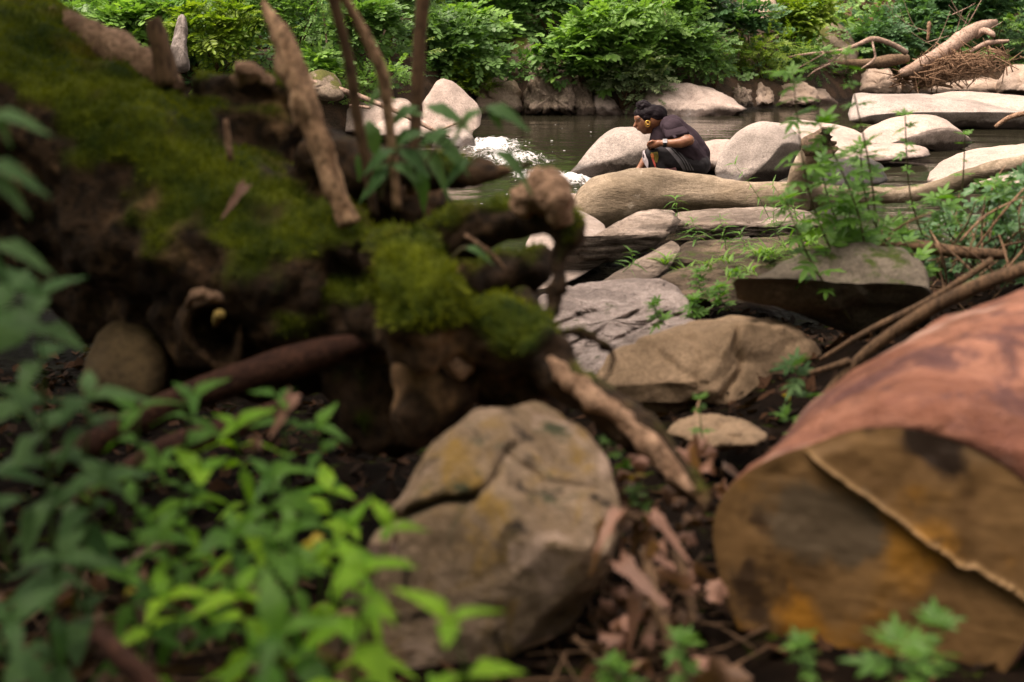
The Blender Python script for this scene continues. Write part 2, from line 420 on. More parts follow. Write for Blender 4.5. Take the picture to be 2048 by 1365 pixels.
R('rock', 'long pale bank rock with a dark waterline behind the person', [(1278,236),(1284,198),(1300,172),(1330,163),(1375,168),(1420,178),(1450,190),(1470,206),(1490,222),(1450,238),(1350,240)], 20.3, .7, M['pale'], .35, .6, seed=9, facets=(4, 0.84), erode=0.1, amp=.09, planes=[((0,-1,.3),.55)])
R('rock', 'rough folded bank rock right of the long pale one', [(1444,214),(1455,180),(1475,170),(1500,178),(1508,212),(1470,222)], 21.4, .4, M['ribbed'], .3, .5, (.5,.8), strata=((3,3,1),2.5,.2), smooth=False, seed=10, facets=(6, 0.8), erode=0.16, amp=.16, freq=5)
R('rock', 'lumpy pale bank rock between the folded rock and the weed stems', [(1490,212),(1500,175),(1525,165),(1545,183),(1548,210),(1515,218)], 21.8, .4, M['bank_rock'], .3, .5, smooth=False, seed=11, facets=(6, 0.8), erode=0.14, amp=.14, freq=5)
R('rock', 'pale bank rock partly hidden by the green weed stems', [(1535,214),(1555,177),(1590,165),(1620,170),(1638,196),(1632,214)], 22.1, .4, M['bank_rock'], .3, .5, seed=12, facets=(6, 0.8), erode=0.12, amp=.12, freq=5)
R('rock', 'upright blocky rock at the far shore left of the big square one', [(1662,196),(1666,150),(1676,133),(1694,130),(1706,146),(1716,196)], 24.4, .4, M['bank_rock'], .4, .5, (.5,.8), seed=13, facets=(6, 0.8), erode=0.1, amp=.07)
R('boulder', 'big square-topped rock at the far shore below the lying trunk', [(1708,194),(1722,150),(1737,132),(1757,141),(1776,136),(1796,156),(1806,194)], 24.3, .5, M['bank_rock'], .45, .6, (.5,.8), smooth=False, seed=14, facets=(6, 0.8), erode=0.1, amp=.08, cat='boulder')
R('rock', 'small dark cracked rock at the left end of the brush heap', [(1798,194),(1802,160),(1815,152),(1830,190)], 24.3, .3, M['bank_rock'], .3, .4, seed=15, facets=(6, 0.8), amp=.15, n=(48,20))
R('rock', 'long low brown ledge under the brush heap', [(1838,188),(1858,168),(1900,161),(1960,154),(2010,166),(2032,182),(1960,194)], 25.1, .6, M['bank_rock'], .4, .6, seed=16, facets=(6, 0.8), erode=0.12, amp=.08)
R('boulder', 'round grey rock at the right edge beside the brush heap', [(1992,190),(2004,150),(2016,134),(2050,130),(2095,150),(2095,192)], 25.0, .4, M['bank_rock'], .4, .6, seed=17, facets=(6, 0.8), erode=0.08, cat='boulder')
R('boulder', 'very long smooth pale rock with dark lower flank at right in the river', [(1698,242),(1703,206),(1713,187),(1760,188),(1850,189),(1930,198),(2000,213),(2060,225),(2160,232),(2160,266),(2000,262),(1900,258),(1800,254),(1730,250)], 18.0, .9, M['pale_grey'], .45, .8, (.55,.8), seed=18, amp=.035, cat='boulder', planes=[((0,-.8,-.45),.30)])
R('rock', 'flat pinkish rock back just above the very long smooth rock', [(1840,200),(1900,184),(1980,187),(2048,194),(2160,204),(2160,250),(2000,240),(1880,225)], 19.3, .9, M['pale'], .4, .6, seed=19)
R('boulder', 'pale humped boulder with an undercut, right of the upright broken branch', [(1716,280),(1745,251),(1790,236),(1850,231),(1885,238),(1915,258),(1955,286),(1940,305),(1900,310),(1850,300),(1790,306),(1735,300)], 15.2, .7, M['pale'], .35, .6, (.6,.8), seed=20, cat='boulder', planes=[((.45,-.8,-.3),.35)])
R('rock', 'broad pale rock behind the broken branch stub', [(1530,300),(1560,251),(1590,240),(1630,243),(1700,257),(1735,276),(1725,305),(1600,310)], 14.7, .7, M['pale'], .35, .5, seed=21)
R('boulder', 'large speckled round boulder just right of the person', [(1430,350),(1438,315),(1458,282),(1488,256),(1518,244),(1550,246),(1588,262),(1612,298),(1607,335),(1580,362),(1530,374),(1480,378),(1440,368)], 12.5, .7, M['pale_grey'], .45, .6, (.75,.95), seed=22, cat='boulder', amp=.035, planes=[((.55,-.75,-.45),.42),((-.4,-.8,.45),.46)])
R('boulder', 'smooth wedge boulder with dark wet foot beside the white rapids', [(1136,352),(1160,321),(1180,296),(1205,269),(1232,255),(1275,254),(1302,263),(1327,300),(1325,360),(1260,364),(1180,360)], 13.1, .6, M['pale_grey'], .45, .6, (.75,.95), seed=23, cat='boulder', amp=.03, planes=[((-.3,-.75,.5),.45),((0,-.8,-.35),.42)])
R('rock', 'low pale rock behind the back of the person', [(1388,305),(1408,285),(1440,280),(1464,285),(1468,335),(1430,342),(1392,336)], 13.6, .4, M['pale'], .25, .4, seed=24)
R('rock', 'long flat pale rock in front of the humped boulder', [(1640,318),(1680,293),(1760,288),(1830,290),(1860,302),(1848,316),(1760,326),(1680,330)], 14.0, .6, M['pale'], .25, .3, seed=25)
R('rock', 'dark wet flat rock beneath the broken branch stub', [(1612,372),(1628,332),(1670,319),(1740,320),(1770,336),(1768,366),(1690,380)], 12.5, .6, M['wetrock'], .25, .35, seed=26, amp=.08)
R('rock', 'low pale sunlit stone flush with the water left of the dark wet rock', [(1470,378),(1500,368),(1540,365),(1572,370),(1560,384),(1500,386)], 11.6, .3, M['pale'], .15, .2, seed=37, n=(48,20))
R('boulder', 'pale sloping rock at the right edge in front of the river', [(1858,372),(1870,336),(1890,318),(1940,301),(2000,291),(2048,286),(2170,284),(2170,378),(1950,380)], 12.0, .9, M['pale'], .35, .6, seed=27, cat='boulder')
R('rock', 'narrow brown ledge at the waterline left of the drift log', [(1080,422),(1110,398),(1150,388),(1190,392),(1200,412),(1150,428)], 10.6, .4, M['bank_rock'], .2, .3, (.5,.8), seed=28, facets=(6, 0.8), erode=0.1, amp=.12)
R('rock', 'pale flat shore slab left of the ridge slabs', [(1040,600),(1060,470),(1100,420),(1140,416),(1180,430),(1215,460),(1210,520),(1130,570)], 7.6, 1.8, M['gravel'], .12, .35, seed=29, amp=.03)
R('rock', 'long ridge slab with orange stained crest and dark front, left of the grass', [(1080,535),(1130,502),(1190,472),(1240,441),(1280,421),(1320,415),(1352,421),(1362,442),(1345,468),(1300,500),(1240,525),(1180,548),(1120,562)], 7.7, 1.1, M['slab'], .3, .4, (.5,.8), smooth=False, seed=30, facets=(6, 0.8), erode=0.05, amp=.06, planes=[((.15,-.95,-.25),.33)], strata=((1,1,4),2.0,.05), cat='rock')
R('rock', 'flat topped slab right of the ridge slab, weeds growing in front', [(1338,455),(1354,426),(1440,418),(1530,413),(1600,419),(1655,435),(1662,470),(1600,484),(1480,488),(1380,490)], 8.6, 1.0, M['slab'], .22, .35, (.45,.8), smooth=False, seed=31, facets=(6, 0.8), erode=0.06, amp=.06, strata=((1,1,5),2.5,.06), planes=[((0,-.95,-.1),.3)])
R('rock', 'low broken ledge among the grass below the flat topped slab', [(1320,520),(1370,482),(1480,478),(1590,470),(1620,490),(1560,515),(1450,535),(1370,545)], 7.6, .7, M['browslab'], .16, .25, (.5,.8), smooth=False, seed=32, facets=(6, 0.8), erode=0.08, amp=.1, strata=((1,1,5),2.5,.08))
R('rock', 'pale tilted slab between ridge slab and grooved rock', [(1180,580),(1230,545),(1300,505),(1345,480),(1365,500),(1330,545),(1260,590)], 7.0, .7, M['slab'], .1, .25, (.5,.8), smooth=False, seed=35, facets=(6, 0.8), erode=0.05, amp=.05)
R('rock', 'long layered brown slab slanting up to the right behind the dark boulder', [(1290,575),(1340,543),(1450,517),(1560,493),(1650,470),(1715,458),(1740,480),(1650,530),(1560,575),(1480,610),(1400,618),(1335,605)], 6.3, .9, M['browslab'], .14, .3, (.45,.8), smooth=False, seed=36, facets=(6, 0.8), erode=0.06, amp=.07, strata=((.6,1,6),2.4,.09))
R('rock', 'pale grey grooved rock with slanting cracks in mid picture', [(1050,650),(1082,592),(1130,573),(1220,562),(1320,556),(1362,574),(1390,620),(1396,655),(1345,680),(1280,700),(1200,735),(1100,720)], 5.4, .9, M['groove'], .10, .35, (.5,.6), smooth=False, seed=38, facets=(4, 0.84), amp=.035, strata=((1.6,-2.4,.8),3.4,.09), n=(200,90), cracks=[([(1085,660),(1180,625),(1290,565)], 4, .05), ([(1140,690),(1240,645),(1340,580)], 3.5, .05), ([(1190,705),(1290,650),(1375,600)], 4, .05), ([(1100,610),(1160,590),(1230,568)], 3, .03), ([(1250,690),(1330,640),(1385,620)], 4, .05)])
R('rock', 'grey mossy broken rock wedged under the grooved rock', [(1130,730),(1200,690),(1330,655),(1420,655),(1430,690),(1330,730),(1200,770)], 5.0, .4, M['groove'], .14, .3, (.5,.8), smooth=False, seed=39, facets=(6, 0.8), erode=0.03, amp=.12, freq=5)
R('boulder', 'smooth tan boulder below the grooved rock in front of the dark one', [(1180,790),(1225,712),(1300,676),(1380,649),(1460,632),(1545,640),(1620,680),(1665,745),(1650,810),(1560,845),(1440,850),(1300,838),(1215,825)], 4.3, .7, M['tan'], .45, .45, (.7,.9), smooth=False, seed=40, amp=.06, cat='boulder', n=(160,70), erode=.05, planes=[((-.35,-.55,.75),.42),((.55,-.75,.35),.40),((-.3,-.85,-.4),.5)], cracks=[([(1478,640),(1470,690),(1480,740),(1440,800)], 7, .035), ([(1380,660),(1400,720),(1390,780)], 5, .015)])
R('boulder', 'dark overhanging boulder with grey top above the tan boulder', [(1476,592),(1520,560),(1570,517),(1640,493),(1740,490),(1810,508),(1850,560),(1850,650),(1790,690),(1700,675),(1620,642),(1560,617),(1500,607)], 4.75, .1, M['darkrock'], .4, .7, (.6,.8), seed=41, amp=.13, erode=.05, cat='boulder', planes=[((-.05,-.45,.89),.30),((-.1,-.8,-.6),.22)], n=(96,40))
R('boulder', 'big mottled foreground rock with yellow lichen and a dark crack', [(560,1500),(640,1260),(715,1120),(800,1000),(862,890),(960,810),(1080,796),(1165,838),(1212,900),(1234,965),(1222,1070),(1205,1180),(1165,1270),(1090,1370),(1010,1470),(880,1560),(700,1580)], 2.2, .4, M['mottle'], .12, .45, (.42,.7), smooth=False, seed=42, amp=.05, freq=4, cat='boulder', n=(240,110), cracks=[([(770,1045),(830,1020),(890,1000),(945,995)], 8, .06), ([(945,995),(985,960),(1010,905),(1060,870)], 6, .02), ([(1010,905),(1090,960),(1180,975)], 5, .012)], planes=[((-.05,-1,.12),.2),((.6,-.65,-.5),.40),((-.5,-.8,-.2),.45),((.35,-.5,.8),.62),((.2,-.97,-.1),.24)])
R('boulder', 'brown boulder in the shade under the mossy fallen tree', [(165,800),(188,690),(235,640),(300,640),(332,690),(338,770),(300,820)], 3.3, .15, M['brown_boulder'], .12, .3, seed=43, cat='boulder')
R('rock', 'pale rock glimpsed at the left edge below the fallen tree', [(-60,640),(-40,575),(0,560),(45,556),(60,590),(60,650)], 8.3, .4, M['pale'], .2, .3, seed=44, n=(48,20))
R('rock', 'low flat rock under the feet of the crouching person', [(1250,400),(1280,378),(1340,372),(1420,374),(1440,392),(1380,410),(1290,412)], 11.9, .8, M['wetrock'], .15, .2, seed=45)
R('rock', 'low light brown stone behind the leaf litter left of the sawn log', [(1340,870),(1370,835),(1430,832),(1500,845),(1530,880),(1440,900)], 3.6, .2, M['tan'], .08, .2, seed=46, amp=.12, freq=5)
R('rock', 'low ledge filling the bank behind the ribbed and rounded rocks', [(1020,240),(1036,196),(1110,178),(1200,188),(1262,198),(1310,205),(1310,240)], 21.0, .5, M['bank_rock'], .3, .7, (.5,.8), seed=61, facets=(7,.8), erode=.1, smooth=False)
R('rock', 'long broken ledge behind the lumpy bank rocks and weed stems', [(1430,218),(1462,184),(1530,174),(1600,172),(1650,180),(1680,212),(1560,216)], 22.6, .5, M['bank_rock'], .3, .7, (.5,.8), seed=62, facets=(7,.8), erode=.1, smooth=False)
R('rock', 'mossy ledge in shade between pointed boulder and cracked rock', [(880,235),(905,180),(940,160),(985,165),(1000,200),(990,240)], 21.0, .5, M['bank_rock'], .3, .7, (.5,.8), seed=63, facets=(6,.8), erode=.1, smooth=False)
# ------------------------------------------------------------------ ground, hillside, water
def sheet(name, xs, ys, fz, mat, label_kind='structure'):
    X, Y = np.meshgrid(xs, ys); Z = fz(X.ravel(), Y.ravel())
    V = np.stack([X.ravel(), Y.ravel(), Z], 1); n, m = len(xs), len(ys)
    i = np.arange(n-1)[None, :] + n*np.arange(m-1)[:, None]; i = i.ravel()
    Fc = np.stack([i, i+1, i+n+1, i+n], 1)
    return kind(obj(name, V, Fc, mat), label_kind)
def smooth01(t): t = np.clip(t, 0, 1); return t*t*(3-2*t)
def ground_z(X, Y):
    edge = 9.4 + 0.5*np.sin(X*1.3) + np.where(X < -1, 0.0, 0.0)
    z = 0.40 - 0.36*smooth01((Y - 2.3)/4.5) - 0.45*smooth01((Y - edge + .8)/1.6)
    z += 0.10*np.exp(-((X-0.1)**2)/.5 - ((Y-2.0)**2)/.6)
    z += 0.55*np.exp(-((X-2.75)**2)/.55 - ((Y-6.6)**2)/1.6)
    z += 0.28*np.exp(-((X-1.5)**2)/.5 - ((Y-4.6)**2)/.6)
    z += np.maximum(-1.2 - Y, 0)*.75 + np.maximum(np.abs(X) - 5, 0)*np.clip((6 - Y)/4, 0, 1)*.35  # slope rising behind the camera, unseen, added to block low light
    z += .05*fbm(np.stack([X*1.2, Y*1.2, X*0], 1), 4, 3) + .02*fbm(np.stack([X*7, Y*7, X*0], 1), 3, 4)
    return z
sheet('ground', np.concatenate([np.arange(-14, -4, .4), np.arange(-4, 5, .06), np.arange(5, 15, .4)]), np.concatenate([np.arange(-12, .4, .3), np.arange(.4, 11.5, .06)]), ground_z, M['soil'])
WX = [-30, -12, -3, -1.9, -0.6, 2.7, 4.5, 6.3, 9, 14, 30]; WY = [15.5, 15.8, 16.2, 16.9, 20.6, 20.6, 22.2, 24.5, 25.5, 27, 30]
def shore(X): return np.interp(X, WX, WY)
def hill_z(X, Y):
    t = Y - shore(X)
    z = -0.35 + 0.55*smooth01((t + .5)/1.0) + np.maximum(t, 0)*0.36 + 0.012*np.maximum(t-6, 0)**2
    z -= 0.55*np.exp(-((X-7.2)**2)/5 - ((t-4.2)**2)/5)
    p = np.stack([X*.7, Y*.7, X*0], 1)
    return z + .16*fbm(p, 4, 8)*np.clip(t+.3, 0, 1) + .05*fbm(p*6, 3, 9)
sheet('hillside', np.arange(-22, 30, .16), np.concatenate([np.arange(15, 34, .16), np.arange(34, 60, 1.0)]), hill_z, M['hill'])
sheet('riverbed', np.linspace(-40, 40, 8), np.linspace(-20, 70, 8), lambda X, Y: X*0 - .9, M['soil'])

def foam_amount(P):
    """white water at two small drops"""
    X, Y = P[:, 0], P[:, 1]
    a = np.exp(-((X - 0.42)/.42)**2 - ((Y - 13.25 + .5*(X-.4))/.42)**2)*1.5
    b = np.exp(-((X + 0.22)/.34)**2 - ((Y - 16.0)/.9)**2)*1.2
    c = np.exp(-((X - 0.0)/.5)**2 - ((Y - 14.6)/.6)**2)*.85
    d = np.exp(-((X - 2.0)/.25)**2 - ((Y - 13.1)/.18)**2)*.9
    e = np.exp(-((X - 2.7)/.8)**2 - ((Y - 10.0)/.35)**2)*.45
    return a, b, c, d, e
def water_z(X, Y):
    P = np.stack([X, Y, X*0], 1); a, b, c, d, e = foam_amount(P)
    step = 0.05*smooth01((Y - 13.1)/1.2)
    tur = np.clip(a + b + c + d + e, 0, 1)
    q = np.stack([X*5, Y*3, X*0], 1)
    return -.03 + step + .006*fbm(np.stack([X*1.2, Y*3.0, X*0], 1), 3, 2) + tur*(.055*fbm(q*1.5, 4, 6)) + .03*tur
wxs = np.concatenate([np.arange(-24, -2, .25), np.arange(-2, 4.5, .04), np.arange(4.5, 30, .25)])
wys = np.concatenate([np.arange(6, 11, .1), np.arange(11, 18, .045), np.arange(18, 31, .12)])
wat = NT('river_water')
at = wat.n('ShaderNodeAttribute', attribute_name='foam')
v = wat.scalev((1.0, 2.6, 1)); n1 = wat.noise(2.2, 4, .55, v, .6); n2 = wat.noise(9, 3, .55, wat.scalev((1, 2.0, 1)), .4)
fn = wat.noise(11, 6, .75, wat.scalev((1, .35, 1)), 1.2)
fm = wat.step(wat.math('ADD', at.outputs['Fac'], wat.math('MULTIPLY', wat.math('SUBTRACT', fn, .5), 2.6)), .45, 1.15)
c = wat.mix(wat.math('MULTIPLY', fm, .8), (0.020, 0.018, 0.011), (0.8, 0.77, 0.76))
hh = wat.math('ADD', wat.math('MULTIPLY', n1, .7), wat.math('MULTIPLY', n2, .25))
b_ = wat.n('ShaderNodeBsdfPrincipled'); wat.l(c, b_.inputs['Base Color']); b_.inputs['IOR'].default_value = 1.33
wat.l(wat.math('ADD', .012, wat.math('MULTIPLY', fm, .6)), b_.inputs['Roughness'])
wat.l(wat.bump(hh, .22, .03), b_.inputs['Normal'])
M['water'] = wat.done(b_.outputs[0])
wo_ = sheet('river_water', wxs, wys, water_z, M['water'])
me = wo_.data; co = np.empty(len(me.vertices)*3); me.vertices.foreach_get('co', co); co = co.reshape(-1, 3)
fa = me.attributes.new('foam', 'FLOAT', 'POINT'); fa.data.foreach_set('value', np.clip(sum(foam_amount(co)), 0, 1.2).astype(np.float32))
# foam flecks drifting on the dark water
fl = []
for k in range(420):
    t = random.random()
    if t < .93: x, y, d = random.gauss(1180, 80), random.gauss(392, 14), None
    else: x, y, d = random.uniform(1000, 1500), random.uniform(240, 340), None
    if y > 428 or y < 235: continue
    dd = F*1.6/(y - 2); p = px(x, y, dd); r = random.uniform(.003, .010)
    zz = float(water_z(np.array([p.x]), np.array([p.y]))[0])
    V, f = blob_geo((p.x, p.y, zz + .001), (r*random.uniform(1, 2), r, r*.35), seg=6, rings=4); fl.append((V, f))
kind(obj('foam', *join(fl), plain('foam_white', (.75, .72, .7), .7), origin=(0, 0, 0)), 'stuff')

# ------------------------------------------------------------------ driftwood, fallen trees
M['drift'] = rock_mat('driftwood', (0.37, 0.29, 0.21), (0.24, 0.18, 0.12), speck=.35, scale=1.6, stain=.35, bump=.35, wet=-.02, strata=((.7, 3, 3), 3.0, .25), lichen=[((.13,.10,.065), 3.0, .49, .64), ((.50,.42,.33), 5, .58, .75)])
M['driftend'] = wood_mat('rotten_wood', (0.07, 0.048, 0.03), (0.16, 0.11, 0.07), 4, (1, 1, 1), 1.0)
M['farwood'] = wood_mat('far_dead_wood', (0.25, 0.165, 0.12), (0.42, 0.30, 0.235), 1.5, (1, 1, 1), .6)
M['twig'] = wood_mat('dry_twig', (0.16, 0.09, 0.05), (0.30, 0.185, 0.115), 3, (1, 1, 1), .4)
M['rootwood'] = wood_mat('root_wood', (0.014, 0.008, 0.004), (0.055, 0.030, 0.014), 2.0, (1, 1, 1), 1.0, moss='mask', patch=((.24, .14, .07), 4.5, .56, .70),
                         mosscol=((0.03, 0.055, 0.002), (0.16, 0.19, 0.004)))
M['bark'] = wood_mat('rough_bark', (0.17, 0.095, 0.05), (0.58, 0.37, 0.225), 4, (1, 1, .5), 1.0)
M['stem'] = wood_mat('dark_stem', (0.07, 0.042, 0.024), (0.17, 0.10, 0.055), 4, (1, 1, .3), .5)
M['pinkwood'] = wood_mat('bare_limb_wood', (0.16, 0.09, 0.052), (0.46, 0.29, 0.19), 5, (1, 1, 1), 1.0)
M['redstick'] = wood_mat('red_brown_stick', (0.030, 0.012, 0.008), (0.07, 0.03, 0.018), 4, (1, 1, 1), .5)

# big drift log, arching, with an upright broken branch
dl = thing('driftwood_log', px(1330, 445, 10.3), 'smooth tan driftwood log lying across the rocks with an upright broken branch', 'log')
P, Rr = chain([(1166,442,10.15,.09),(1180,428,10.15,.165),(1215,408,10.2,.205),(1270,395,10.25,.195),(1330,384,10.3,.155),(1400,384,10.3,.135),(1480,394,10.25,.11),(1550,396,10.2,.105),(1615,394,10.15,.10),(1690,392,10.1,.075),(1790,390,10.05,.062),(1870,378,10,.058),(1950,350,9.9,.055),(2060,322,9.8,.05),(2200,300,9.7,.045)], 120)
V, f = tube_geo(P, Rr, 30, .09, 4, 3)
fb = fbm(V*np.array([3, 9, 9]), 4, 6)
V = V + np.array([0, 0, 1])*(.016*fb)[:, None]
for gx, gy, gr, gd in ((1392, 372, .16, .10), (1430, 376, .12, .07), (1345, 364, .05, .04), (1365, 361, .05, .04), (1320, 366, .04, .03), (1260, 400, .10, .03)):     # gouges and knots
    g = np.array(px(gx, gy, 10.02)); q = (V - g)*np.array([.6, 1, 2.2]); V = V + np.array([0, 1, .25])*(gd*np.exp(-(np.linalg.norm(q, axis=1)/gr)**2))[:, None]
obj('trunk', V, f, M['drift'], dl, origin=tuple(dl.location))
P, Rr = chain([(1592,410,10.12,.10),(1598,380,10.08,.095),(1606,345,10.02,.088),(1620,315,9.95,.085),(1636,292,9.88,.092)], 24)
V, f = tube_geo(P, Rr, 20, .1, 8, 5, cap=False)
br = obj('broken_branch', V, f, M['drift'], dl, origin=tuple(dl.location))
# hollow broken end facing right
c = np.array(px(1640, 290, 9.86)); ax = np.array([.62, -.62, .25]); ax /= np.linalg.norm(ax)
u = np.cross(ax, [0, 0, 1]); u /= np.linalg.norm(u); v_ = np.cross(u, ax)
rim = []; nn = 36
for j, (rr, off) in enumerate([(.088, -.09), (.098, -.02), (.105, .05), (.088, .062), (.072, .02), (.055, -.06), (.02, -.08)]):
    for i in range(nn):
        a = 2*math.pi*i/nn; q = c + ax*off + (u*math.cos(a) + v_*math.sin(a))*rr*(1.0 + (.12 if j < 4 else .2)*math.sin(a*3 + j) + .1*random.uniform(-1, 1))
        if 2 <= j <= 3: q = q + ax*random.uniform(-.03, .03)
        rim.append(q)
obj('hollow_end', rim, grid_faces(nn, 7), M['driftend'], br, origin=tuple(dl.location))
sp = []
for k in range(9):
    y = 395 + k*7; P, Rr = chain([(1186,y+3,10.1,.03),(1174-3*math.sin(k*.6),y+6,10.06,.022),(1166-4*math.sin(k*.7),y+9,10.05,.004)], 8); sp.append(tube_geo(P, Rr, 7, .4, 12, k, flat=.5))
obj('torn_end', *join(sp), M['drift'], dl, origin=tuple(dl.location))

# far side fallen wood
t = thing('fallen_log', px(1815, 150, 24.0), 'bare pinkish grey trunk leaning up to the right over the brush heap', 'log')
tube('trunk', [(1800,148,23.9,.055),(1830,136,24,.10),(1880,108,24.2,.12),(1925,75,24.5,.125),(1960,55,24.7,.10),(1992,44,24.9,.045)], M['farwood'], t, 26, 14, .12, 6, 1)
tube('branch_stub', [(1950,74,24.6,.06),(1968,62,24.5,.06),(1984,68,24.3,.045),(1988,72,24.3,.03)], M['farwood'], t, 10, 10, .15, 8, 2)
tube('branch', [(1925,72,24.5,.05),(1945,60,24.7,.035),(1962,50,24.9,.02)], M['farwood'], t, 8, 8, .1, 8, 3)
t = thing('fallen_branch', px(1806, 104, 23.6), 'long arching dead branch reaching left over the far shore from the lying mossy log', 'branch')
tube('limb', [(1812,106,23.6,.05),(1790,92,23.5,.045),(1765,82,23.4,.042),(1742,79,23.3,.042),(1715,90,23.1,.035),(1680,102,22.9,.03),(1640,106,22.7,.022),(1590,112,22.5,.016),(1550,124,22.3,.006)], M['farwood'], t, 34, 8, .12, 9, 4)
tube('twig', [(1743,80,23.3,.022),(1748,100,23.2,.02),(1750,116,23.2,.02),(1738,128,23.1,.02),(1722,138,23,.01)], M['farwood'], t, 14, 7, .1, 9, 5)
tube('twig', [(1690,100,22.9,.018),(1660,124,22.8,.014),(1620,140,22.7,.006)], M['farwood'], t, 10, 6, .1, 9, 6)
tube('twig', [(1660,128,22.7,.018),(1630,142,22.6,.014),(1615,154,22.6,.006)], M['farwood'], t, 8, 6, .1, 9, 6)
tube('twig', [(1650,106,22.7,.016),(1612,128,22.6,.012),(1570,150,22.5,.005)], M['farwood'], t, 8, 6, .1, 9, 16)
tube('mossy_log', [(1600,140,23.6,.035),(1680,128,23.8,.06),(1740,128,23.9,.09),(1790,120,24,.10),(1815,118,24.1,.07)], wood_mat('mossy_log_wood', (.10,.065,.04), (.2,.13,.08), 2, (1,1,1), .8, moss=.3), None, 20, 10, .15, 5, 7, 'mossy brown log lying on top of the far bank rocks', 'log')
tube('stick', [(1940,104,24.2,.03),(1970,88,24.3,.045),(2000,84,24.4,.035),(2018,82,24.4,.02)], M['farwood'], None, 12, 8, .12, 8, 8, 'stout bare stick poking out above the brush heap', 'stick')
tube('stick', [(1855,82,25,.02),(1857,62,25,.03),(1858,48,25,.035),(1857,44,25,.02)], M['pinkwood'], None, 8, 8, .15, 8, 9, 'short pale upright stub standing in greenery left of the leaning trunk', 'stick')
tube('stick', [(1990,254,15.6,.02),(2010,240,15.6,.03),(2035,230,15.5,.03),(2080,222,15.4,.035)], M['pinkwood'], None, 12, 8, .18, 9, 10, 'pale bare forked branch end hanging over water at the right edge', 'branch')
tube('stick', [(1690,185,16.2,.015),(740,216,16.2,.018),(700,212,16.3,.02)][1:], M['farwood'], None, 8, 7, .12, 9, 11, 'thin pale stick lying on the low rock left of the pointed boulder', 'stick')
tube('stick', [(610,160,16.0,.028),(700,186,16,.03),(790,222,15.9,.028),(870,262,15.8,.022),(900,275,15.8,.008)], M['farwood'], None, 18, 8, .12, 8, 12, 'long brown driftwood stick slanting down across the low rocks at left', 'stick')
tube('stick', [(880,262,15.7,.012),(905,250,15.7,.014),(930,244,15.7,.006)], M['farwood'], None, 8, 6, .12, 8, 13, 'thin twig caught at the foot of the pointed boulder', 'stick')
# tangled brush heap
br = []
for k in range(400):
    cx = random.gauss(1915, 46); cy = 136 + random.gauss(0, 13) - (cx - 1860)*.10
    if cx < 1806: cy += 25
    cy = min(cy, 168); d0 = 24.2 + random.uniform(-.5, .7); L = random.uniform(8, 32); a = random.gauss(-.35, .5) if random.random() < .6 else random.uniform(0, math.pi)
    r = random.uniform(.004, .013)
    P, Rr = chain([(cx - L*math.cos(a), cy + L*math.sin(a), d0, r), (cx, cy + random.uniform(-3, 3), d0 + random.uniform(-.15, .15), r), (cx + L*math.cos(a), cy - L*math.sin(a), d0 + random.uniform(-.2, .2), r*.4)], 5)
    br.append(tube_geo(P, Rr, 4, 0))
for k in range(60):
    cx = random.gauss(1845, 30); cy = random.uniform(140, 172); d0 = 24.1; L = random.uniform(12, 40); a = random.uniform(0, math.pi); r = random.uniform(.008, .02)
    P, Rr = chain([(cx - L*math.cos(a), cy + L*math.sin(a)*.6, d0, r), (cx, cy, d0 + random.uniform(-.15, .15), r), (cx + L*math.cos(a), cy - L*math.sin(a)*.6, d0, r*.4)], 5); br.append(tube_geo(P, Rr, 5, 0))
kind(obj('brush_heap', *join(br), M['twig'], origin=(0, 0, 0)), 'stuff')
# roots and trunk at the top right of the far bank
rt = thing('tree_roots', px(1740, 20, 28), 'dark tangled tree roots under the bank at the top right', 'roots')
for pts in [[(1640,-10,28,.06),(1680,14,27.8,.07),(1720,36,27.6,.06),(1760,44,27.5,.05),(1800,44,27.5,.03)], [(1690,-15,28,.08),(1730,12,27.9,.1),(1790,22,27.8,.1),(1850,18,27.8,.07)], [(1660,0,27.7,.05),(1690,30,27.4,.05),(1730,44,27.3,.03)], [(1770,-20,28,.12),(1776,5,28,.14),(1782,24,28,.16)], [(1700,10,27.6,.05),(1708,34,27.4,.04),(1745,52,27.2,.02)]]:
    tube('root', pts, M['stem'], rt, 14, 9, .2, 5, pts[0][0])
R('boulder', 'mossy brown boulder on the far bank above the arching branch', [(1618,116),(1628,80),(1640,52),(1665,45),(1690,58),(1708,82),(1716,112),(1700,150),(1650,156),(1622,146)], 24.0, .8, M['mossy'], .4, .6, seed=50, amp=.07, cat='boulder')
R('rock', 'small mossy outcrop in the leaves above the cracked rock', [(990,150),(1000,100),(1015,78),(1040,72),(1066,88),(1072,130),(1060,160)], 21.4, .5, M['mossy'], .3, .5, (.5,.8), seed=51, amp=.1)
R('rock', 'pinkish outcrop among bushes at the top of the far bank', [(1470,30),(1485,4),(1520,-12),(1550,6),(1560,36),(1545,54),(1500,46)], 23.3, .6, M['bank_rock'], .3, .5, (.5,.8), seed=52, amp=.1)
R('rock', 'upright grey weathered rock spike at the upper left among leaves', [(336,140),(342,95),(352,48),(362,30),(371,34),(376,62),(374,100),(378,140)], 15.5, .4, rock_mat('spike_stone', (.36,.31,.29), (.15,.12,.10), speck=.5, scale=3, strata=((3,3,.6),2.5,.8)), .18, .25, (.6,.8), seed=53, amp=.09)
R('rock', 'mossy dark bank stones at the foot of the stems upper left', [(600,170),(612,150),(640,138),(668,150),(690,190),(650,200)], 16.0, .4, M['mossy'], .25, .4, seed=54, amp=.1)

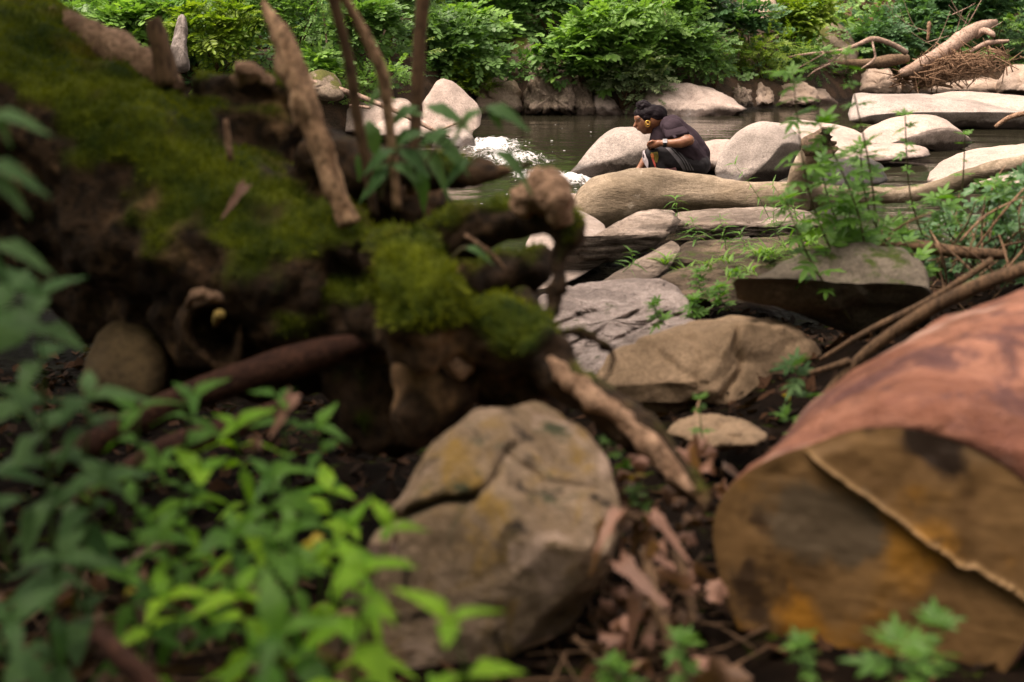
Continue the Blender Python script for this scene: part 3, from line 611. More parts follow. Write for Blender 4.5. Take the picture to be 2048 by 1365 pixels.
# ---- the big mossy fallen tree with its root crown
ft = thing('fallen_tree', px(600, 720, 3.3), 'huge mossy fallen tree with tangled root crown filling the left foreground', 'fallen tree')
CH = [
 [(-420,-40,4.3,.30),(-120,135,4.0,.30),(60,255,3.75,.28),(200,360,3.6,.255),(400,465,3.45,.235),(560,535,3.3,.20),(700,560,3.2,.14)],
 [(-300,300,3.9,.20),(0,440,3.75,.16),(180,520,3.6,.14),(330,600,3.45,.10)],
 [(400,270,3.7,.10),(470,262,3.65,.11),(540,262,3.65,.11),(600,310,3.6,.10)],
 [(430,400,3.4,.12),(560,450,3.3,.10),(660,470,3.2,.075),(740,500,3.1,.055)],
 [(745,505,3.05,.04),(795,520,2.95,.06),(835,555,2.8,.085),(845,625,2.75,.095),(835,690,2.78,.085)],
 [(850,650,2.88,.075),(950,662,2.83,.072),(1060,692,2.78,.062),(1150,765,2.73,.048),(1230,822,2.68,.038),(1310,890,2.63,.028),(1375,965,2.6,.02),(1420,1020,2.55,.012)],
 [(850,690,2.9,.085),(865,780,2.85,.08),(835,860,2.8,.045),(815,890,2.8,.02)],
 [(900,720,2.95,.085),(1010,745,2.9,.07),(1110,790,2.85,.045)],
 [(700,520,3.2,.06),(780,480,3.15,.035),(880,468,3.1,.045),(970,448,3.05,.055),(1060,425,3.0,.05),(1095,432,2.95,.052),(1128,470,2.93,.032),(1118,540,2.9,.018),(1108,600,2.88,.013),(1092,660,2.85,.013)],
 [(1085,640,2.85,.012),(1098,662,2.84,.013),(1150,662,2.83,.012),(1205,688,2.82,.013),(1230,700,2.82,.013),(1222,742,2.8,.015),(1185,790,2.76,.016)],
 [(1060,425,3.0,.04),(1075,390,2.98,.042),(1100,372,2.97,.03)],
 [(640,330,3.45,.09),(720,345,3.35,.06),(800,335,3.3,.045),(880,345,3.25,.035),(960,352,3.2,.026),(1030,338,3.2,.014),(1075,320,3.2,.006)],
 [(860,330,3.25,.03),(930,326,3.25,.02),(985,322,3.22,.012)],
 [(590,400,3.7,.14),(690,390,3.6,.12),(800,410,3.5,.09),(880,430,3.4,.06)],
 [(450,560,3.35,.14),(600,610,3.25,.13),(720,620,3.15,.11),(830,640,3.0,.07)],
 [(380,600,3.35,.10),(420,680,3.3,.09),(470,740,3.3,.06)],
 [(420,185,3.7,.05),(480,172,3.6,.04),(545,170,3.6,.03),(600,190,3.55,.03)],
 [(900,560,3.3,.07),(1000,560,3.25,.05),(1080,520,3.15,.03)],
 [(700,620,3.25,.10),(760,750,3.2,.12),(775,900,3.15,.11)],  # added mass backing the black shade beneath the trunk
 [(880,700,3.0,.09),(1000,740,2.98,.09),(1140,800,2.95,.07)],
 [(150,560,3.6,.12),(330,660,3.5,.12),(500,690,3.45,.12),(720,690,3.35,.12)],
 [(1040,590,2.95,.015),(1060,640,2.9,.02),(1085,690,2.85,.02)],
]
parts = []
for k, pts in enumerate(CH):
    P, Rr = chain(pts, max(12, 5*len(pts))); parts.append(tube_geo(P, Rr, 16, .18, 6, k))
V, f = join(parts)
V, Nn, f = remesh(V, f, .013, 3)
V = V + Nn*((.02*fbm(V*6, 4, 3) + .013*fbm(V*20, 3, 5)) * np.where(V[:, 0] > .25, .7, 1.0))[:, None]
def near_px(x, y, d, r): return np.exp(-(np.linalg.norm(V - np.array(px(x, y, d)), axis=1)/r)**2)
mz = Nn[:, 2] + .55*fbm(V*2.6, 4, 4) + .65*fbm(V*9, 3, 14) - .10
for x, y, d, r, a in ((835,540,2.72,.16,.9), (850,620,2.66,.12,.8), (940,640,2.78,.10,.2), (1060,680,2.72,.08,.2), (600,440,3.2,.25,.35), (480,420,3.2,.2,.3), (320,240,3.3,.25,.3), (1000,420,3.0,.12,.3), (780,400,3.45,.22,-1.0), (680,370,3.6,.2,-.9), (130,310,3.45,.24,-.35), (40,280,3.5,.18,-.3), (250,350,3.35,.15,-.3), (60,110,3.6,.25,.4), (180,170,3.5,.2,.4), (950,480,3.0,.1,-.3), (700,470,3.1,.08,-.2), (900,740,2.85,.12,-.5), (840,790,2.78,.12,-.5), (1010,350,3.2,.12,-.6)):
    mz = mz + a*near_px(x, y, d, r)
mask = smooth01((mz - .30)/.6)
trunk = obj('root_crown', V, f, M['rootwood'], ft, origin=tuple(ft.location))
# moss pile: short tufts where the upper faces are mossy
trunk.data.attributes.new('moss', 'FLOAT', 'POINT').data.foreach_set('value', mask.astype(np.float32))
sel = np.where(mask > RNG.uniform(.25, .9, len(mask)))[0]
sel = RNG.choice(sel, min(34000, len(sel)), replace=False)
p = V[sel]; nn_ = Nn[sel] + RNG.normal(0, .35, (len(sel), 3)); nn_ /= np.linalg.norm(nn_, axis=1)[:, None]
side = np.cross(nn_, RNG.normal(0, 1, (len(sel), 3))); side /= np.linalg.norm(side, axis=1)[:, None]
ln = RNG.uniform(.008, .02, len(sel))[:, None]; wd = .003
MV = np.stack([p - side*wd, p + side*wd, p + nn_*ln], 1).reshape(-1, 3)
MF = np.arange(len(MV)).reshape(-1, 3)
ms = NT('moss_tufts'); mn = ms.noise(4.5, 4, .6); mcol = ms.mix(ms.step(ms.noise(8, 5, .7), .34, .66), (.024, .048, .002), (.225, .255, .004)); mcol = ms.mix(ms.math('MULTIPLY', ms.step(ms.noise(3.3, 3), .58, .74), .6), mcol, (.22, .14, .008))
mtr = ms.n('ShaderNodeBsdfTranslucent'); ms.l(mcol, mtr.inputs[0]); mmx = ms.n('ShaderNodeMixShader'); mmx.inputs[0].default_value = .4
ms.l(ms.pbr(mcol, .8), mmx.inputs[1]); ms.l(mtr.outputs[0], mmx.inputs[2])
M['moss'] = ms.done(mmx.outputs[0])
kind(obj('moss', MV, MF, M['moss'], ft, False, origin=tuple(ft.location)), 'stuff')
def ftube(name, pts, mat, n=14, seg=10, amp=.12, fr=10, sd=0):
    if name in ('pale_splinter', 'pale_root', 'knot_lip'):
        pts = [(a, b, c, r*.72) for a, b, c, r in pts]; n *= 2; seg = 18; amp = .5 if name == 'pale_root' else .75; fr = 34
    return tube(name, pts, mat, ft, n, seg, amp, fr, sd)
ftube('broken_snag', [(700,450,3.1,.020),(672,380,3.12,.025),(637,280,3.15,.029),(605,200,3.17,.033),(575,120,3.2,.031),(552,60,3.22,.021),(535,22,3.24,.013),(526,4,3.25,.005)], M['bark'], 48, 14, .38, 22, 3)
ftube('broken_snag', [(335,170,3.6,.03),(322,100,3.6,.026),(312,60,3.6,.022),(305,38,3.6,.018)], M['stem'], 12, 10, .15, 12, 4)
ftube('broken_snag', [(462,322,3.3,.008),(456,280,3.3,.008),(452,238,3.3,.006)], M['pinkwood'], 6, 7, .1, 12, 5)
ftube('bare_limb', [(100,30,3.85,.03),(170,72,3.8,.05),(240,108,3.75,.054),(300,142,3.7,.05),(350,185,3.65,.03)], M['pinkwood'], 18, 12, .3, 18, 6)
ftube('pale_splinter', [(470,165,3.5,.02),(495,150,3.48,.034),(520,152,3.48,.03),(548,168,3.48,.015)], M['pinkwood'], 10, 10, .5, 22, 7)
ftube('torn_root_end', [(1035,412,2.95,.02),(1062,388,2.93,.036),(1090,384,2.9,.04),(1112,405,2.88,.034),(1126,450,2.88,.018)], M['pinkwood'], 36, 18, .6, 26, 8)
ftube('pale_root', [(1050,705,2.84,.02),(1115,742,2.71,.026),(1165,778,2.66,.030),(1230,826,2.62,.028),(1290,880,2.58,.027),(1335,930,2.55,.024),(1385,985,2.5,.012)], M['pinkwood'], 30, 10, .3, 16, 9)  # pale strip along the root; its lit upper side is put into colour
ftube('pale_root', [(880,690,2.8,.02),(900,720,2.79,.035),(925,735,2.8,.03),(945,720,2.82,.012)], M['pinkwood'], 12, 10, .55, 24, 11)
# knot hole
c = np.array(px(432, 662, 3.16)); nrm = np.array([.25, -.95, .12]); nrm /= np.linalg.norm(nrm); u = np.cross(nrm, [0, 0, 1]); u /= np.linalg.norm(u); v_ = np.cross(u, nrm)
rim = []; nn = 40
for j, (rr, off) in enumerate([(.095, -.10), (.092, -.01), (.078, .03), (.064, .018), (.052, -.05), (.04, -.10), (.0, -.11)]):
    for i in range(nn):
        a = 2*math.pi*i/nn; rim.append(c + nrm*off + (u*math.cos(a)*.85 + v_*math.sin(a)*1.05)*rr*(1 + .13*math.sin(3*a + 1) + random.uniform(-.05, .05)))
obj('knot_hole', rim, grid_faces(nn, 7), wood_mat('knot_wood', (.022,.013,.006), (.09,.05,.024), 5, (1,1,1), 1.0), ft, origin=tuple(ft.location))
ftube('knot_lip', [(374,614,3.14,.006),(384,594,3.10,.016),(405,588,3.08,.02),(428,592,3.08,.016),(446,604,3.10,.005)], M['pinkwood'], 14, 10, .6, 30, 12)  # pale lip; light on the upper rim put into its colour
ftube('knot_splinter', [(430,652,3.15,.004),(436,632,3.08,.012),(444,628,3.06,.008)], wood_mat('yellow_splinter', (.4,.28,.08), (.5,.36,.12), 3), 6, 8, .2, 16, 13)
tube('stick', [(110,930,3.0,.03),(330,815,3.0,.036),(520,745,3.0,.036),(640,708,3.02,.034),(760,680,3.05,.018)], M['redstick'], None, 24, 12, .12, 7, 14, 'dark reddish stick propped under the mossy fallen tree', 'stick')
tube('stick', [(150,1010,2.75,.02),(330,900,2.8,.026),(480,850,2.85,.026),(600,800,2.9,.016)], M['redstick'], None, 18, 10, .12, 7, 15, 'second dark stick below, half covered by the green leaves', 'stick')

# ---- sawn log at the right
def sawn_log():
    root = thing('sawn_log', px(1780, 1200, 2.5), 'large reddish barkless log with a sawn yellow-brown end at the right foreground', 'log')
    ringsP = [(1744,1150,2.42,.288),(1800,1080,2.52,.298),(1890,990,2.68,.298),(2010,905,2.86,.312),(2160,850,3.06,.355),(2400,800,3.35,.42)]
    A = np.array([list(px(a, b, c)) + [r] for a, b, c, r in ringsP]); A = catmull(A, 40)
    seg = 64; Pp = A[:, :3]; Rr = A[:, 3]
    T = np.gradient(Pp, axis=0); T /= np.linalg.norm(T, axis=1)[:, None]
    facen = np.array([-.36, -.90, .10]); facen /= np.linalg.norm(facen)
    V = []
    for k in range(40):
        wgt = max(0, 1 - k/10.0); t_ = T[k]*(1-wgt) - facen*wgt; t_ /= np.linalg.norm(t_)
        u = np.cross(t_, [0, 0, 1]); u /= np.linalg.norm(u); v = np.cross(u, t_)
        for i in range(seg):
            a = 2*math.pi*i/seg
            rr = Rr[k]*(1 + .05*math.sin(2*a + 1.1) + .035*math.sin(3*a - .5) + .02*math.sin(5*a))
            V.append(Pp[k] + (u*math.cos(a) + v*math.sin(a))*rr)
    V = np.array(V); c = np.repeat(Pp, seg, 0)
    V = V + (V - c)*(.085*fbm(V*3.0, 4, 2) + .012*fbm(V*15, 3, 3))[:, None]*np.clip(np.repeat(np.arange(40), seg)/3.0, .55, 1)[:, None]
    s = NT('debarked_wood')
    n1 = s.noise(5, 5, .65, None, .6); n2 = s.noise(9, 5, .7, s.scalev((1, 1, 1.4)), .3); n3 = s.noise(45, 3)
    c_ = s.mix(s.step(n1, .35, .65), (.145, .055, .032), (.30, .135, .088))
    c_ = s.mix(s.math('MULTIPLY', s.step(n2, .52, .64), .85), c_, (.09, .04, .036))
    c_ = s.mix(s.math('MULTIPLY', s.step(s.noise(17, 4, .7), .5, .66), .6), c_, (.16, .065, .045))
    c_ = s.mix(s.math('MULTIPLY', s.step(s.noise(3.6, 6, .7, None, 1.2), .5, .62), .85), c_, (.085, .038, .036))
    c_ = s.mix(s.math('MULTIPLY', s.step(s.noise(3.1, 3), .55, .68), .6), c_, (.60, .41, .33))
    mat = s.done(s.pbr(c_, .6, s.bump(s.math('ADD', n1, s.math('ADD', s.math('MULTIPLY', n3, .3), s.math('MULTIPLY', s.noise(3, 6, .7, s.scalev((2, 2, 9)), 1.0), .9))), 1.0, .03), .12))
    obj('trunk', V, grid_faces(seg, 40), mat, root, origin=tuple(root.location))
    # sawn face: two cuts with a torn hinge ridge between them
    c0 = Pp[0]; rq = np.vstack([V[:seg], V[:1]]); tq = np.arange(420)*seg/420.0; iq = tq.astype(int); ring = rq[iq]*(1 - (tq - iq))[:, None] + rq[iq + 1]*(tq - iq)[:, None]; seg = 420
    h0 = np.array(px(1505, 885, 2.36)); h1 = np.array(px(1890, 1085, 2.44)); h2 = np.array(px(2060, 1140, 2.5))
    FV = []; K = 80
    for j in range(K):
        t = j/(K-1)
        for i in range(seg): FV.append(ring[i]*(1-t) + c0*t)
    FV = np.array(FV)
    ux = np.cross([0, 0, 1], facen); ux /= np.linalg.norm(ux); uz = np.cross(facen, ux)
    if ux[0] < 0: ux = -ux
    x2 = (FV - c0) @ ux; z2 = (FV - c0) @ uz
    hx = [(h - c0) @ ux for h in (h0, h1, h2)]; hz = [(h - c0) @ uz for h in (h0, h1, h2)]
    lz = np.interp(x2, hx, hz) + np.where(x2 > .08, .016, .003)*fbm(np.stack([x2*30, x2*0, x2*0], 1), 3, 2); d = z2 - lz
    edge = np.repeat(np.linspace(0, 1, K), seg); soft = smooth01(edge*8)
    off = .006*np.exp(-(d/.006)**2) + np.where(d > 0, .016*np.exp(-np.maximum(d,0)/.10), -.004) + .004*fbm(FV*np.array([14, 14, 14]), 3, 2)
    FV = FV + facen*(off*soft)[:, None] + facen*0.001
    s = NT('sawn_wood')
    v = s.scalev((1, 1, 1)); gr = s.noise(1, 4, .6, s.scalev((6, 6, 34)), .6)
    n1 = s.noise(4.2, 5, .6, None, .5); n2 = s.noise(5.5, 5, .65); n3 = s.noise(2.2, 3)
    c_ = s.mix(s.step(n1, .34, .66), (.085, .045, .016), (.175, .10, .04))
    c_ = s.mix(s.math('MULTIPLY', s.step(gr, .55, .35), .5), c_, (.10, .055, .02))
    c_ = s.mix(s.math('MULTIPLY', s.step(s.noise(3.4, 4), .55, .66), .85), c_, (.25, .115, .015))
    c_ = s.mix(s.math('MULTIPLY', s.step(n2, .54, .63), .9), c_, (.035, .02, .011))
    c_ = s.mix(s.math('MULTIPLY', s.step(n3, .56, .7), .5), c_, (.12, .10, .075))
    for an, cc in (('orange', (.27, .12, .015)), ('dark', (.022, .013, .008)), ('grey', (.085, .06, .036))):
        at = s.n('ShaderNodeAttribute', attribute_name=an); c_ = s.mix(s.step(s.math('ADD', at.outputs['Fac'], s.math('MULTIPLY', s.math('SUBTRACT', s.noise(5, 6, .7), .5), 2.0)), .35, .75), c_, cc)
    hm = s.n('ShaderNodeAttribute', attribute_name='hinge')
    c_ = s.mix(hm.outputs['Fac'], c_, (.47, .30, .15))
    fo = obj('sawn_face', FV, [q[::-1] for q in grid_faces(seg, K)], s.done(s.pbr(c_, .65, s.bump(gr, .3, .01), .15)), root, origin=tuple(root.location))
    fo.data.attributes.new('hinge', 'FLOAT', 'POINT').data.foreach_set('value', (.7*np.exp(-(d/.007)**2)*soft).astype(np.float32))
    def blotch(an, spots):
        val = sum(np.exp(-(np.linalg.norm(FV - np.array(px(x, y, 2.42)), axis=1)/r)**2) for x, y, r in spots)
        fo.data.attributes.new(an, 'FLOAT', 'POINT').data.foreach_set('value', val.astype(np.float32))
    blotch('orange', [(1450,1070,.06),(1480,1130,.05),(1590,1240,.06),(1540,1260,.04),(1640,1330,.06),(1990,1000,.04)])
    blotch('dark', [(1430,960,.035),(1425,1000,.03),(1500,1220,.06),(1460,1200,.05),(1560,1290,.05),(1900,900,.05),(1960,960,.05),(1830,870,.04)])
    blotch('grey', [(1600,1000,.09),(1560,1080,.07),(1700,1080,.07)])
    return root
sawn_log()

# ---- slim stems in front of the river and thin sticks
def sapling(label, pts, mat=None):
    t = thing('sapling', px(*pts[0][:3]), label, 'sapling', 'thin stems rising before the river')
    tube('stem', pts, mat or M['stem'], t, 26, 9, .1, 14, pts[0][0]); return t
SAP = [sapling('dark thin stem, leftmost of the three rising from the mossy roots', [(748,430,3.0,.010),(735,340,2.98,.011),(715,240,2.96,.012),(697,120,2.94,.012),(672,20,2.92,.013),(655,-60,2.9,.013)]),
       sapling('thin bent brown stem with a joint, middle of the three stems', [(795,420,3.0,.011),(786,330,3.0,.011),(775,220,2.98,.012),(765,150,2.97,.014),(735,80,2.96,.011),(690,0,2.94,.010),(660,-60,2.92,.010)], M['bark']),
       sapling('straight grey brown stem with a cut top, rightmost of the three stems', [(822,390,3.3,.014),(828,300,3.3,.014),(833,200,3.3,.015),(838,100,3.3,.016),(844,20,3.3,.016),(848,-40,3.3,.016)], M['stem'])]
tube('stick', [(2080,528,4.0,.022),(1960,570,4.0,.022),(1850,625,4.05,.02),(1740,700,4.1,.018),(1660,780,4.1,.016),(1600,850,4.1,.010)], M['stem'], None, 24, 8, .1, 9, 20, 'long dark stick slanting along the top of the sawn log', 'stick')
tube('stick', [(1985,520,4.3,.012),(1860,600,4.3,.012),(1740,660,4.3,.010),(1640,720,4.3,.006)], M['stem'], None, 18, 7, .1, 9, 21, 'thinner green brown stick just above the long dark one', 'stick')
tube('stick', [(1700,722,4.1,.012),(1660,735,4.1,.010),(1600,752,4.1,.006)], M['stem'], None, 10, 7, .1, 9, 22, 'short side stick before the shaded part of the tan boulder', 'stick')
tube('stick', [(1400,800,3.9,.005),(1380,860,3.8,.006),(1350,920,3.7,.006)], M['twig'], None, 10, 6, .1, 9, 23, 'thin brown twig standing before the tan boulder', 'stick')
tube('stick', [(1740,486,5.4,.02),(1830,492,5.4,.024),(1920,505,5.3,.022),(2010,510,5.3,.02)], M['stem'], None, 14, 8, .1, 9, 24, 'horizontal brown stick lying behind the dark boulder at right', 'stick')

bs = thing('bare_shrub', px(1900, 60, 25.5), 'thin leafless twigs of a dead shrub above the leaning trunk', 'shrub')
for k in range(16):
    x0, y0 = random.uniform(1790, 1960), random.uniform(30, 110); a = random.uniform(.3, 2.6); L = random.uniform(50, 120)
    tube('twig', [(x0, y0, 25.3, .010), (x0 + L*.5*math.cos(a), y0 - L*.4*math.sin(a) + random.uniform(-8, 8), 25.2, .008), (x0 + L*math.cos(a), y0 - L*math.sin(a), 25.1, .003)], M['farwood'], bs, 8, 5, 0, 9, k)
for x0, y0, x1, y1, d, lab in ((655,200,640,-20,17.2,'thin dark stem in the far bank leaves left of the three stems'),(770,60,735,110,18.0,'short bare stick among leaves behind the bent stem'),(1335,120,1320,-20,21.0,'slim stem rising in the bushes above the long bank rock'),(1425,60,1445,-20,22.5,'thin brown stem at the top beside the pinkish outcrop')):
    tube('stick', [(x0,y0,d,.014),((x0+x1)/2+6,(y0+y1)/2,d,.012),(x1,y1,d,.008)], M['farwood'], None, 10, 6, .1, 9, x0, lab, 'stick')

# ------------------------------------------------------------------ the crouching person
def person():
    D0 = 12.2; k = D0/F
    def Q(x, y, dy=0.0): return np.array(px(x, y, D0 + dy))
    root = thing('person', Q(1335, 378), 'crouching person in dark tee and black striped trousers with a big gold hoop earring', 'person')
    org = tuple(root.location)
    cap = lambda pts: cap_geo([Q(x, y, d) for x, y, d, r in pts], [r*k for x, y, d, r in pts])    # radii in picture pixels at this distance
    ux = Q(1301, 240) - Q(1300, 240); ux = ux/np.linalg.norm(ux)
    def ell(x, y, d, rx, rz, ry, tilt):
        """ellipsoid, tilt = lean of its long axis in the picture plane"""
        a = math.radians(tilt); X = np.array([math.cos(a), 0, math.sin(a)]); Z = np.array([-math.sin(a), 0, math.cos(a)])
        return blob_geo(Q(x, y, d), (rx*k, ry*k, rz*k), [X, [0, 1, 0], Z], 20, 13)
    # body: head looking down to the left, neck, trunk, both arms with hands, legs and feet
    G = []
    G.append(ell(1307, 236, 0, 25, 23, 20, 20))                # skull
    G.append(ell(1291, 246, 0, 17, 20, 16, 22))                # face
    G.append(cap([(1283,258,0,6),(1289,263,0,6.5),(1300,259,0,9)]))   # jaw and chin
    G.append(ell(1277, 236, 0, 9, 9, 12, 10))                  # brow
    G.append(cap([(1273,242,0,2.6),(1271,248,0,2.8),(1269.5,252.5,0,3.6)]))   # nose
    G.append(ell(1276.5, 256.5, 0, 4.6, 1.8, 5, 15)); G.append(ell(1278.5, 260, 0, 4.4, 1.9, 5, 15))   # lips
    G.append(ell(1305, 244, -.075, 4, 6, 2, 20)); G.append(ell(1305, 244, .075, 4, 6, 2, 20))          # ears
    G.append(cap([(1312,246,0,13),(1326,252,0,14)]))           # neck
    G.append(cap([(1336,258,0,19),(1360,284,0,22),(1386,314,0,20)]))
    for sgn in (-1, 1):
        sh = .16*sgn
        if sgn < 0:   # near arm: elbow back, forearm across the knee, hand hanging relaxed
            G.append(cap([(1342,254,-.15,10),(1360,269,-.22,10.5),(1378,281,-.26,10)]))
            G.append(cap([(1378,281,-.26,10.5),(1362,286,-.27,10.5),(1345,287,-.27,8.5),(1327,286.5,-.26,6.6),(1320,287,-.25,6.2)]))
            G.append(cap([(1318,287,-.25,7),(1310,289,-.24,8),(1304,290,-.235,7.5)]))
            for q, (fx, fy, fd) in enumerate([(1296.5,286,-.25),(1295,289.5,-.235),(1296,293,-.22),(1298.5,296,-.205)]):
                G.append(cap([(1305,287 + q*1.9,fd,2.7),(fx,fy,fd,2.4),(fx + 1,fy + 4,fd + .01,2.1),(fx + 5,fy + 6,fd + .015,1.9)]))
            G.append(cap([(1312,284,-.255,3),(1304,282.5,-.262,2.8),(1298.5,285,-.262,2.3)]))
        else:         # far arm reaching down to the water
            G.append(cap([(1332,258,.15,10),(1312,282,.15,11),(1302,305,.10,9.5)]))
            G.append(cap([(1302,305,.10,9.5),(1290,322,.06,9),(1279,338,.04,6.6)]))
            G.append(cap([(1279,338,.04,6.6),(1273,346,.03,7.5),(1270,352,.03,6.5)]))
            for q in range(4): G.append(cap([(1267 + q*2.6,350,.03 - .012*q,2.6),(1263 + q*2.6,358,.03 - .012*q,2.3),(1262 + q*2.6,365,.03 - .012*q,2)]))
            G.append(cap([(1277,345,.0,3),(1278,354,-.01,2.4)]))
        hp = .1*sgn
        G.append(cap([(1388,330,hp*.8,17),(1345,319,hp*1.4,16),(1308,309,hp*1.5,12)]))
        G.append(cap([(1308,308,hp*1.5,13),(1325,340,hp*1.4,12),(1342,366,hp*1.3,8.5)]))
        G.append(cap([(1345,371,hp*1.3,8),(1325,376,hp*1.3,7.5),(1304,379,hp*1.3,6)]))
    V, f = join(G); V, N, f = remesh(V, f, .0065, 4)
    s = NT('skin'); sn = s.noise(25, 4)
    M['skin'] = s.done(s.pbr(s.mix(s.step(sn, .35, .65), (.175, .072, .036), (.24, .105, .055)), .42, None, .45, Subsurface_Weight=.08))
    body = obj('body', V, f, M['skin'], root, origin=org)
    # shirt
    G = []
    G.append(cap([(1330,252,0,20),(1345,258,0,27),(1366,284,0,33),(1388,312,0,32),(1398,330,0,22)]))
    G.append(cap([(1335,250,-.12,15),(1345,258,-.15,20),(1375,300,-.12,24),(1398,325,-.08,20)]))
    G.append(cap([(1335,250,.12,15),(1345,258,.15,20),(1375,300,.12,24),(1398,325,.08,20)]))
    G.append(cap([(1318,262,0,17),(1318,280,0,20),(1312,292,.02,15)]))        # front hanging down to the knees
    G.append(cap([(1341,251,-.13,14),(1350,262,-.18,13)]))
    G.append(cap([(1336,254,.17,16),(1322,272,.17,18)]))
    V, f = join(G); V, N, f = remesh(V, f, .009, 6)
    fold = fbm(np.stack([V[:, 0]*9 + V[:, 2]*9, V[:, 1]*7, (V[:, 2] - V[:, 0])*4], 1), 3, 2)
    V = V + N*(.011*fold + .006*np.abs(fbm(np.stack([V[:,0]*14 + V[:,2]*10, V[:,1]*8, V[:,2]*6], 1), 2, 8)))[:, None]
    s = NT('dark_shirt_cloth'); sn = s.noise(60, 4)
    M['shirt'] = s.done(s.pbr(s.mix(sn, (.024, .016, .021), (.042, .028, .036)), .8, s.bump(sn, .2, .005), .1))
    sh = obj('shirt', V, f, M['shirt'], root, origin=org)
    # near sleeve: wide, open, hanging to a slanted hem
    VV = []; fs = []; n_ = 28; prof = [(1341,247,-.14,10,9,0), (1343,250,-.165,16,16,-4), (1348,257,-.20,20,19,-8), (1353,266,-.235,22.5,19,-12), (1356,273,-.245,24,18,-15), (1356,272.5,-.245,22.5,17,-15), (1352,263,-.23,19,16,-12)]
    for x, y, d, ra, rb, tl in prof:
        c_ = Q(x, y, d); a_ = math.radians(-tl); U = np.array([math.cos(a_), 0, math.sin(a_)])*ra*k; W_ = np.array([.15*math.sin(a_), 1, .1])*rb*.5*k
        for i_ in range(n_):
            t_ = 2*math.pi*i_/n_; VV.append(c_ + U*math.cos(t_)*(1 + .05*math.sin(4*t_ + x)) + W_*math.sin(t_)*(1 + .12*math.sin(3*t_ + y)))
    obj('sleeve', VV, grid_faces(n_, len(prof)), M['shirt'], sh, origin=org)
    # trousers
    G = []
    for sgn in (-1, 1):
        hp = .1*sgn
        G.append(cap([(1394,330,hp*.8,27),(1348,320,hp*1.4,23),(1308,309,hp*1.55,18)]))
        G.append(cap([(1306,310,hp*1.55,18),(1318,338,hp*1.45,20),(1330,362,hp*1.3,20)]))
    G.append(cap([(1390,322,0,25),(1394,334,0,25)]))
    V, f = join(G); V, N, f = remesh(V, f, .009, 6)
    V = V + N*(.007*fbm(V*11, 3, 5))[:, None]
    s = NT('black_trouser_cloth'); sn = s.noise(60, 4)
    M['trousers'] = s.done(s.pbr(s.mix(sn, (.010, .008, .010), (.022, .018, .02)), .7, s.bump(sn, .2, .004), .25))
    tr = obj('trousers', V, f, M['trousers'], root, origin=org)
    bvh = BVHTree.FromPolygons([tuple(q) for q in V], f)
    eye = Vector((0, 0, H))
    def drape(name, poly_l, poly_r, mat, lift=.004, n=14, label=None):
        """a strip of cloth lying on the trousers between two lines"""
        L = catmull([np.array(p + (0,), float) for p in poly_l], n); Rr_ = catmull([np.array(p + (0,), float) for p in poly_r], n)
        VV = []
        for a, b in zip(L, Rr_):
            for t in (0, .25, .5, .75, 1):
                q = a*(1-t) + b*t; tgt = px(q[0], q[1], D0); dr = (tgt - eye).normalized()
                h = bvh.ray_cast(eye, dr); pt = h[0] if h[0] is not None else tgt
                VV.append(np.array(pt + (h[1] if h[1] is not None and h[1].dot(dr) < 0 else -dr)*lift))
        o = obj(name, VV, grid_faces(5, n, False), mat, tr, origin=org)
        if label: o['label'] = label
        return o
    grey = plain('grey_panel_cloth', (.16, .145, .155), .75); white = plain('white_stripe_cloth', (.02, .018, .02), .7); pale = plain('pale_lining_cloth', (.62, .54, .56), .75)
    drape('side_panel', [(1331,297),(1345,312),(1358,328),(1366,341)], [(1347,296),(1366,312),(1380,328),(1388,341)], grey, .004, label='grey side panel')
    for q in range(3):
        o_ = q*5.2
        drape('stripe', [(1340+o_,298),(1356+o_,314),(1366+o_,328),(1372+o_,341)], [(1342.2+o_,297.5),(1358.4+o_,314),(1368.4+o_,328),(1374.4+o_,341)], white, .008)
    og = plain('orange_print', (.50, .16, .05), .7, var=.5); yg = plain('olive_print', (.22, .17, .03), .7, var=.5); rd = plain('red_print', (.55, .10, .07), .7)
    drape('printed_patch', [(1302,306),(1303,314),(1308,324)], [(1315,304),(1317,314),(1314,326)], yg, .005)
    drape('printed_patch', [(1303,317),(1306,325),(1310,335)], [(1306,315),(1310,325),(1313,335)], rd, .008)
    drape('printed_patch', [(1301,309),(1302,313),(1304,317)], [(1306,307),(1308,313),(1307,318)], og, .008)
    drape('hem_lining', [(1285,303),(1284,315),(1288,327),(1295,338)], [(1289,300),(1294,312),(1298,322),(1298,340)], pale, .012, label='pale pinkish inside of the trouser hem')
    drape('printed_patch', [(1328,338),(1330,341),(1332,344)], [(1351,334),(1353,338),(1353,344)], plain('pink_print', (.70, .34, .40), .7), .008)
    # shoes
    for sgn in (-1, 1):
        V, f = cap([(1348,372,.13*sgn,10),(1330,376,.13*sgn,9.5),(1304,380,.13*sgn,8)]); V, N, f = remesh(V, f, .008, 5)
        obj('shoe', V, f, M['trousers'], root, origin=org)
    # hair swept up into a bun
    G = [ell(1310, 230, 0, 24.5, 19.5, 21, 12), ell(1300, 225, 0, 28, 15, 20, 6), cap([(1276,228,0,9),(1290,219,0,14)]), cap([(1322,238,0,12),(1314,232,0,14)]), ell(1296, 235, -.05, 12, 8, 8, 10), ell(1296, 235, .05, 12, 8, 8, 10)]
    V, f = join(G); V, N, f = remesh(V, f, .006, 5)
    V = V + N*(.004*fbm(np.stack([V[:, 0]*10, V[:, 1]*70, V[:, 2]*40 + V[:, 0]*20], 1), 3, 6))[:, None]
    s = NT('black_hair'); sn = s.noise(40, 4, .6, s.scalev((.6, 3, 2)))
    M['hair'] = s.done(s.pbr(s.mix(sn, (.004, .003, .0035), (.014, .009, .012)), .5, s.bump(sn, .8, .006), .08))
